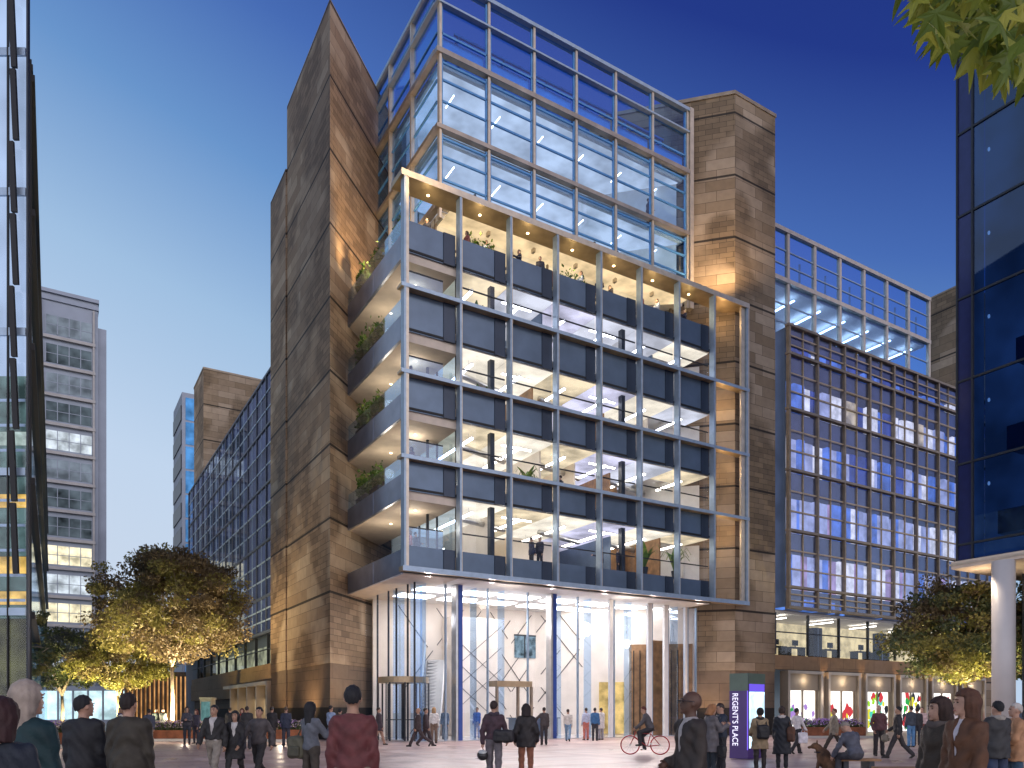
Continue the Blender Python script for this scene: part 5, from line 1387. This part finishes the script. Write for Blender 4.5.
p = person('woman in grey wool coat embracing her partner beside the sign', 711, 18.0, 1.70, -70, 'coat', (.11, .10, .105), (.012, .02, .03), 'l', 'bob', (.33, .15, .06), fem=1, arms=((30, 85, 8, 12), (30, 85, 8, 12)), hy=-5, ht=18)
person('man in dark jacket half hidden behind the woman in grey wool coat', 721, 18.6, 1.74, 100, 'jacket', (.02, .03, .05), (.02, .02, .025), 'l', 'short', DKBR, arms=((40, 60, 8, 10), (40, 60, 8, 10)), ht=15)
w_ = l = at(722, 17.7); bagthing('handbag', 'black handbag hanging beside the woman in grey wool coat', 'bag', (l[0], l[1], .62), -70, (.13, .06, .14), (.015, .014, .015), [[(-.08, 0, .12), (0, 0, .3), (.08, 0, .12)]], pocket=False)
p = person('woman in beige trench coat and black backpack facing the lit screen', 760, 19.2, 1.62, -3, 'coat', (.26, .19, .11), (.025, .02, .02), 'm', 'bun', BLACK, fem=1, arms=((15, 55, 12, 10), (15, 55, 12, 10)), hem=.66, scarf=(.02, .02, .02))
w_ = p[2]((.03, -.2, 1.12)); bagthing('backpack', 'black backpack worn over the beige trench coat', 'backpack', w_, -3, (.15, .09, .18), (.014, .014, .016), [[(-.12, .06, .15), (-.13, .12, .3)], [(.1, .06, .15), (.1, .12, .3)]])
p = person('woman in long black coat with pale scarf beside the trench coat woman', 782, 20.2, 1.66, -25, 'longcoat', (.014, .016, .022), (.015, .015, .02), 'l', 'bun', (.04, .025, .02), fem=1, scarf=(.5, .45, .42), arms=((5, 15, 10, 0), (20, 60, 10, 10)))
w_ = p[2]((.24, -.08, 1.0)); bagthing('shoulder_bag', 'brown leather bag on the shoulder of the woman in long black coat', 'bag', w_, -25, (.10, .08, .2), (.10, .04, .02), [[(0, 0, .18), (-.05, .03, .36)]])
person('man in white shirt and black trousers walking right with a white bag', 797, 28, 1.70, -60, 'shirt', (.62, .58, .58), (.018, .016, .02), 'm', 'short', BLACK, legs=WALK, arms=((-10, 20, 14, 0), (14, 25, 14, 0)))
lc = at(803, 27.8); bagthing('carrier_bag', 'white paper carrier bag beside the walking white shirt man', 'bag', (lc[0], lc[1], .58), 0, (.17, .07, .20), (.62, .6, .64), [[(-.08, 0, .18), (0, 0, .34), (.08, 0, .18)]], pocket=False)
person('woman in grey beige coat striding left past the purple planter', 834, 29, 1.74, 80, 'coat', (.20, .17, .13), (.035, .025, .02), 'm', 'short', (.14, .04, .03), legs=((30, 5), (-26, 28)), arms=((-15, 20, 12, 0), (18, 25, 12, 0)), hem=.75)
person('man in slate grey suit sitting on the bench with his back to us', 856, 17.6, 1.76, 22, 'suit', (.075, .080, .105), (.05, .05, .06), 'l', 'short', (.22, .19, .16), legs=((86, 88), (84, 80)), arms=((38, 20, 22, 0), (30, 50, 12, 10)), lean=22, hy=35, ht=25, hem=.92, wide=1.1)
person('bald man in maroon checked shirt standing with hands in pockets', 879, 26.5, 1.76, 176, 'shirt', (.085, .03, .035), (.022, .018, .02), 'l', 'bald', legs=((3, 2), (-3, 2)), arms=((-8, 30, 16, 10), (-8, 30, 16, 10)), hem=.88)
p = person('man in black jacket with shoulder bag strap walking left', 898, 25.2, 1.76, 62, 'jacket', (.02, .018, .02), (.028, .024, .026), 'm', 'short', BLACK, legs=((24, 4), (-20, 22)), arms=((-12, 18, 12, 0), (14, 40, 12, 0)))
w_ = p[2]((-.05, .38, .72)); bagthing('duffel_bag', 'grey brown duffel bag swinging behind the man in black jacket', 'bag', w_, 60, (.20, .1, .12), (.14, .12, .09), [[(-.12, 0, .1), (0, 0, .28), (.12, 0, .1)]])
for px, Y, h, yw, lb, kw in (
    (911, 33, 1.76, 10, 'man in navy jacket and bright blue jeans near the far shops', dict(tc=(.04, .05, .07), bc=(.08, .2, .38))),
    (917, 34, 1.70, -20, 'person in dark jacket huddled beside the man in blue jeans', dict(tc=(.025, .025, .03))),
    (922, 36, 1.74, 150, 'person in pale pink top standing beyond the huddle near the far shops', dict(top='shirt', tc=(.55, .4, .38), bc=(.2, .05, .05))),
    (952, 30, 1.70, 170, 'person in white top seen between the two brown haired women', dict(top='shirt', tc=(.7, .62, .6), hair='long', hc=(.25, .12, .06), fem=1)),
    (187, 35.5, 1.74, 195, 'woman with long dark hair and white bag chatting near the cream planter', dict(tc=(.06, .06, .08), bc=(.03, .035, .05), hair='long', fem=1, arms=FOLD)),
    (196, 36.5, 1.62, 165, 'shorter woman in dark purple jacket chatting near the cream planter', dict(tc=(.05, .045, .07), bc=(.03, .03, .05), hair='bob', hc=(.12, .04, .03), fem=1)),
    (149, 33, 1.68, 20, 'man in blue grey jacket walking off behind the tweed coat man', dict(tc=(.07, .08, .12), bc=(.20, .16, .13), legs=WALK)),
    (120, 34, 1.68, 140, 'woman with light brown hair in white top and blue scarf beyond the left planter', dict(top='shirt', tc=(.6, .58, .55), hair='bob', hc=(.25, .15, .1), scarf=(.02, .04, .15), fem=1)),
    (156, 47, 1.70, 60, 'leftmost of two far dark coated people sitting beyond the planter', dict(tc=(.03, .05, .05))),
    (163, 47, 1.70, 0, 'far person in black standing between planter and slatted hall', dict(tc=(.02, .03, .035))),
    (242, 33, 1.70, 185, 'woman with red scarf walking behind the couple near the arcade', dict(tc=(.10, .06, .05), hair='long', hc=(.08, .02, .015), scarf=(.4, .02, .03), fem=1, legs=WALK)),
    (230, 38, 1.72, 10, 'far person in black coat near the arcade doors', dict(top='coat', tc=(.02, .02, .022))),
    (247, 31, 1.74, 15, 'person in charcoal coat directly behind the bearded walker', dict(top='coat', tc=(.03, .028, .03))),
    (272, 33.5, 1.74, -8, 'man in dark brown jacket standing left of the navy suited man', dict(tc=(.025, .022, .025), bc=(.03, .026, .028))),
    (286, 33.5, 1.74, 8, 'man in navy suit with hands together facing the stone wedge', dict(top='suit', tc=(.025, .032, .06), bc=(.04, .04, .055), hc=(.1, .07, .05), arms=((-15, 40, 8, 20), (-15, 40, 8, 20)))),
    (331, 32, 1.78, -30, 'man in pale blue shirt and black trousers beside the red sweater man', dict(top='shirt', tc=(.26, .34, .50), bc=(.015, .015, .018), skin='m', hc=BLACK)),
    (340, 30, 1.66, 0, 'dark haired person mostly hidden beside the red sweater man', dict(tc=(.02, .02, .025), hc=BLACK)),
    (379, 35, 1.76, -70, 'woman in dark skirt suit walking towards the revolving door', dict(top='coat', tc=(.05, .035, .045), bc=(.35, .22, .16), hem=.7, fem=1, legs=WALK)),
    (418, 33.5, 1.76, 100, 'bald man in dark suit striding out of the lobby', dict(top='suit', tc=(.045, .03, .03), bc=(.045, .03, .032), hair='bald', skin='m', legs=((-26, 30), (26, 4)), shirt=(.5, .5, .5))),
    (426, 34.2, 1.74, -85, 'man in dark suit walking right behind the bald striding man', dict(top='suit', tc=(.06, .04, .045), bc=(.05, .035, .04), legs=WALK2)),
    (434, 37, 1.72, 0, 'person in white shirt and brown trousers at the lobby doors', dict(top='shirt', tc=(.75, .72, .68), bc=(.16, .11, .08), hair='bob', hc=(.4, .25, .12))),
    (445, 41.5, 1.72, 170, 'far person in grey at the foot of the lobby escalator', dict(tc=(.14, .2, .28), bc=(.16, .2, .24))),
    (477, 43, 1.76, 160, 'man in bright blue shirt inside the lobby behind the blue column', dict(top='shirt', tc=(.06, .16, .5), bc=(.3, .36, .55))),
    (544, 35.2, 1.72, 8, 'person in brown grey jacket standing at the door portal with arm raised', dict(tc=(.055, .045, .045), bc=(.035, .03, .032), arms=((30, 20, 40, 0), (5, 10, 8, 0)))),
    (568, 39.5, 1.70, -10, 'person in white hoodie and pale jeans by the lobby glass', dict(top='sweater', tc=(.6, .57, .52), bc=(.16, .28, .42), legs=WALK)),
    (586, 41, 1.72, 20, 'person in white top and pink trousers inside the lobby', dict(top='shirt', tc=(.55, .6, .75), bc=(.6, .2, .15))),
    (595, 40, 1.72, -20, 'person in bright blue jacket and black trousers inside the lobby', dict(tc=(.03, .12, .28), bc=(.03, .03, .04), hc=BLACK)),
    (601, 41.5, 1.72, 30, 'person in white coat beside the bright blue jacket in the lobby', dict(top='coat', tc=(.7, .66, .62), bc=(.3, .3, .34))),
    ):
    person(lb, px, Y, h, yw, **kw)
# rider and bicycle
bx_, by_ = at(645, 27.2)
byaw = 78
bk = wthing('bicycle', 'red framed bicycle ridden left in front of the lobby', 'bicycle', bx_, by_, 0, math.radians(byaw))
red = cm('red_paint', (.38, .03, .035), .35)
for yy, nm_ in ((.52, 'f'), (-.52, 'r')):
    wl = MB().torus((0, yy, .35), .325, .022, 'x', 32, 6).build('wheel', red, bk, True, off=(0, 0, 0))
    sp = MB()
    for k in range(12):
        a = k*math.pi/6; sp.tube([(0, yy, .35), (0, yy+.32*math.cos(a), .35+.32*math.sin(a))], .0035, 4)
    sp.tube([(-.03, yy, .35), (.03, yy, .35)], .02, 8); sp.build('spokes', M['silver'], wl)
fr = MB(); BBk = (0, -.08, .30)
for a, b in ((BBk, (0, -.22, .82)), (BBk, (0, .38, .62)), ((0, -.18, .74), (0, .34, .78)), ((.03, -.52, .35), (0, -.2, .74)), ((.03, -.52, .35), BBk), ((0, .34, .84), (0, .38, .62)), ((.03, .52, .35), (0, .37, .66))): fr.tube([a, b], .016, 7)
fr.build('bicycle_frame', red, bk)
MB().ell((0, -.24, .88), (.07, .13, .03), 12).tube([(0, -.22, .8), (0, -.235, .87)], .014, 6).build('saddle', M['dark'], bk, True)
MB().tube([(-.26, .26, .98), (-.2, .33, 1.0), (0, .36, .98), (.2, .33, 1.0), (.26, .26, .98)], .013, 6).tube([(0, .34, .82), (0, .36, .98)], .014, 6).build('handlebar', M['dark'], bk)
MB().tube([(-.02, -.08, .30), (.09, -.08, .30), (.09, .06, .2)], .012, 6).tube([(-.09, -.22, .4), (-.09, -.08, .3), (0, -.08, .3)], .012, 6).box(.06, .16, .02, .10, .185, .205).box(-.16, -.06, -.26, -.18, .395, .415).build('pedals', M['silver'], bk)
def onb(q): c, s = math.cos(math.radians(byaw)), math.sin(math.radians(byaw)); return (bx_+c*q[0]-s*q[1], by_+s*q[0]+c*q[1])
person('cyclist in grey jacket riding the red bicycle to the left', 0, 27.2, 1.74, byaw, 'jacket', (.085, .08, .085), (.03, .028, .032), 'm', 'short', (.10, .02, .015), legs=((72, 78), (48, 62)), arms=((52, 22, 8, 0), (52, 22, 8, 0)), lean=24, ht=-10, loc=onb((0, -.20)), z=.17)
# a second parked bicycle inside the arcade glass line is only a blur of red behind the rider: a rack with one bike
# dog
dx, dy = at(826, 18.3)
dg = wthing('dog', 'dark brown and black dog sitting beside the man on the bench', 'dog', dx, dy, 0, math.radians(70))
def dogf(P):
    d = sm_([el_(P, (0, -.17, .24), (.17, .23, .23)), el_(P, (0, .04, .42), (.15, .16, .23)), rc_(P, (0, .08, .52), (0, .17, .68), .115, .08)], .07)
    d = sm_([d, el_(P, (0, .24, .72), (.075, .09, .075)), rc_(P, (0, .29, .70), (0, .38, .68), .045, .032)], .025)
    for s in (-1, 1):
        d = sm_([d, rc_(P, (s*.07, .15, .36), (s*.07, .2, .16), .048, .03), rc_(P, (s*.07, .2, .16), (s*.07, .2, .03), .03, .026), rc_(P, (s*.07, .2, .025), (s*.07, .26, .022), .028, .024)], .02)
        d = sm_([d, el_(P, (s*.12, -.16, .18), (.06, .14, .14)), rc_(P, (s*.13, -.02, .14), (s*.13, -.14, .05), .035, .028), rc_(P, (s*.13, -.14, .03), (s*.13, .04, .025), .028, .026)], .02)
        d = sm_([d, rc_(P, (s*.045, .2, .77), (s*.055, .195, .86), .026, .008)], .012)
    d = sm_([d, rc_(P, (0, -.32, .08), (.05, -.5, .05), .04, .03), rc_(P, (.05, -.5, .05), (.14, -.62, .04), .03, .014)], .03)
    return np.maximum(d, -P[:, 2])+.004*np.sin(P[:, 0]*90+P[:, 2]*70)*np.sin(P[:, 1]*80)
def furmat():
    m = pbr('dog_fur', (.10, .05, .025), .8, 0, .85, 5, .4, 80); return m
netobj('body', dogf, (-.22, -.7, 0), (.25, .46, .9), .013, furmat(), dg)
MB().torus((0, .15, .57), .11, .014, 'z', 16, 5).build('collar', M['dark'], dg, off=(0, 0, 0))

# small figures up in the building: four builds, copied
def up(label, u, v, z, src, yaw=0, sc_=1.0):
    T = copy_tree(src) if src.get('used') else src
    if not src.get('used'): src['used'] = 1
    if 'used' in T and T is not src: del T['used']
    T.location = l2w(u, v, z); T.rotation_euler = (0, 0, math.radians(yaw)); T['label'] = label; T['group'] = 'people up in the glass building'
    return T
S_ = [person('x', 0, 40, 1.74, 0, tc=(.03, .03, .05), res=.035)[0], person('x', 0, 40, 1.66, 0, 'coat', tc=(.25, .08, .08), hair='long', fem=1, res=.035)[0],
      person('x', 0, 40, 1.78, 0, 'shirt', tc=(.55, .6, .7), arms=FOLD, res=.035)[0], person('x', 0, 40, 1.72, 0, 'suit', tc=(.02, .025, .06), arms=((40, 60, 10, 10), (5, 10, 8, 0)), res=.035)[0]]
ordn = ['first', 'second', 'third', 'fourth', 'fifth', 'sixth', 'seventh']
i = 0
for (u, dv) in ((1.5, .5), (3.6, .3), (4.9, .6), (6.7, .35), (8.0, .3), (9.1, .5), (10.7, .35), (11.9, .3), (12.9, .6), (14.9, .3), (16.2, .35), (18.3, .3)):
    cl = ['dark jacket', 'red coat', 'pale shirt', 'navy suit'][i % 4]
    b = int(u/BAY)
    up(f'person in {cl} at the terrace rail above the {ordn[b]} bay, {"left" if (u/BAY) % 1 < .5 else "right"} side', u, .55+dv, FL[4]+.03, S_[i % 4], 180+random.uniform(-70, 70)); i += 1
for (u, v, fl, fn, lab) in ((8.2, 1.2, 0, 0, 'person in dark jacket standing by the third window of the lowest office floor'), (7.8, 1.4, 0, 3, 'person in navy suit talking by the third window of the lowest office floor'), (9.6, 1.3, 1, 0, 'person in dark jacket at the fourth window of the second office floor'),
                            (12.4, 1.3, 0, 3, 'person in navy suit at the fifth window of the lowest office floor'), (13.6, 1.2, 0, 0, 'person in dark jacket close to the fifth window mullion of the lowest office floor'), (12.9, 1.5, 2, 2, 'person in pale shirt at the fifth window of the middle office floor'),
                            (9.9, 1.5, 3, 0, 'person in dark jacket at the fourth window below the terrace'), (.7, 1.1, 1, 1, 'person in red coat on the second lowest side balcony'), (.6, .9, 2, 0, 'person in dark jacket at the front end of the middle side balcony'), (2.1, 3.2, 1, 2, 'person in pale shirt deep on the corner balcony of the second office floor'), (2.0, 3.5, 0, 3, 'person in navy suit deep on the lowest corner balcony'), (1.5, 3.1, 0, 1, 'person in red coat deep on the lowest corner balcony')):
    up(lab, u, v, FL[fl]+.03, S_[fn], random.uniform(0, 360))
for (u, z, fn, lab) in ((5.2, 27.45, 0, 'person in dark jacket behind the lower penthouse glass near the corner'), (13.2, 27.45, 3, 'person in navy suit behind the fourth lower penthouse pane'), (14.9, 27.45, 0, 'person in dark jacket behind the fifth lower penthouse pane'), (17.4, 31.45, 3, 'person in navy suit behind the sixth upper penthouse pane')):
    up(lab, u, 3.0, z+.03, S_[fn], random.uniform(0, 360))
for s in S_:
    if 'used' in s: del s['used']
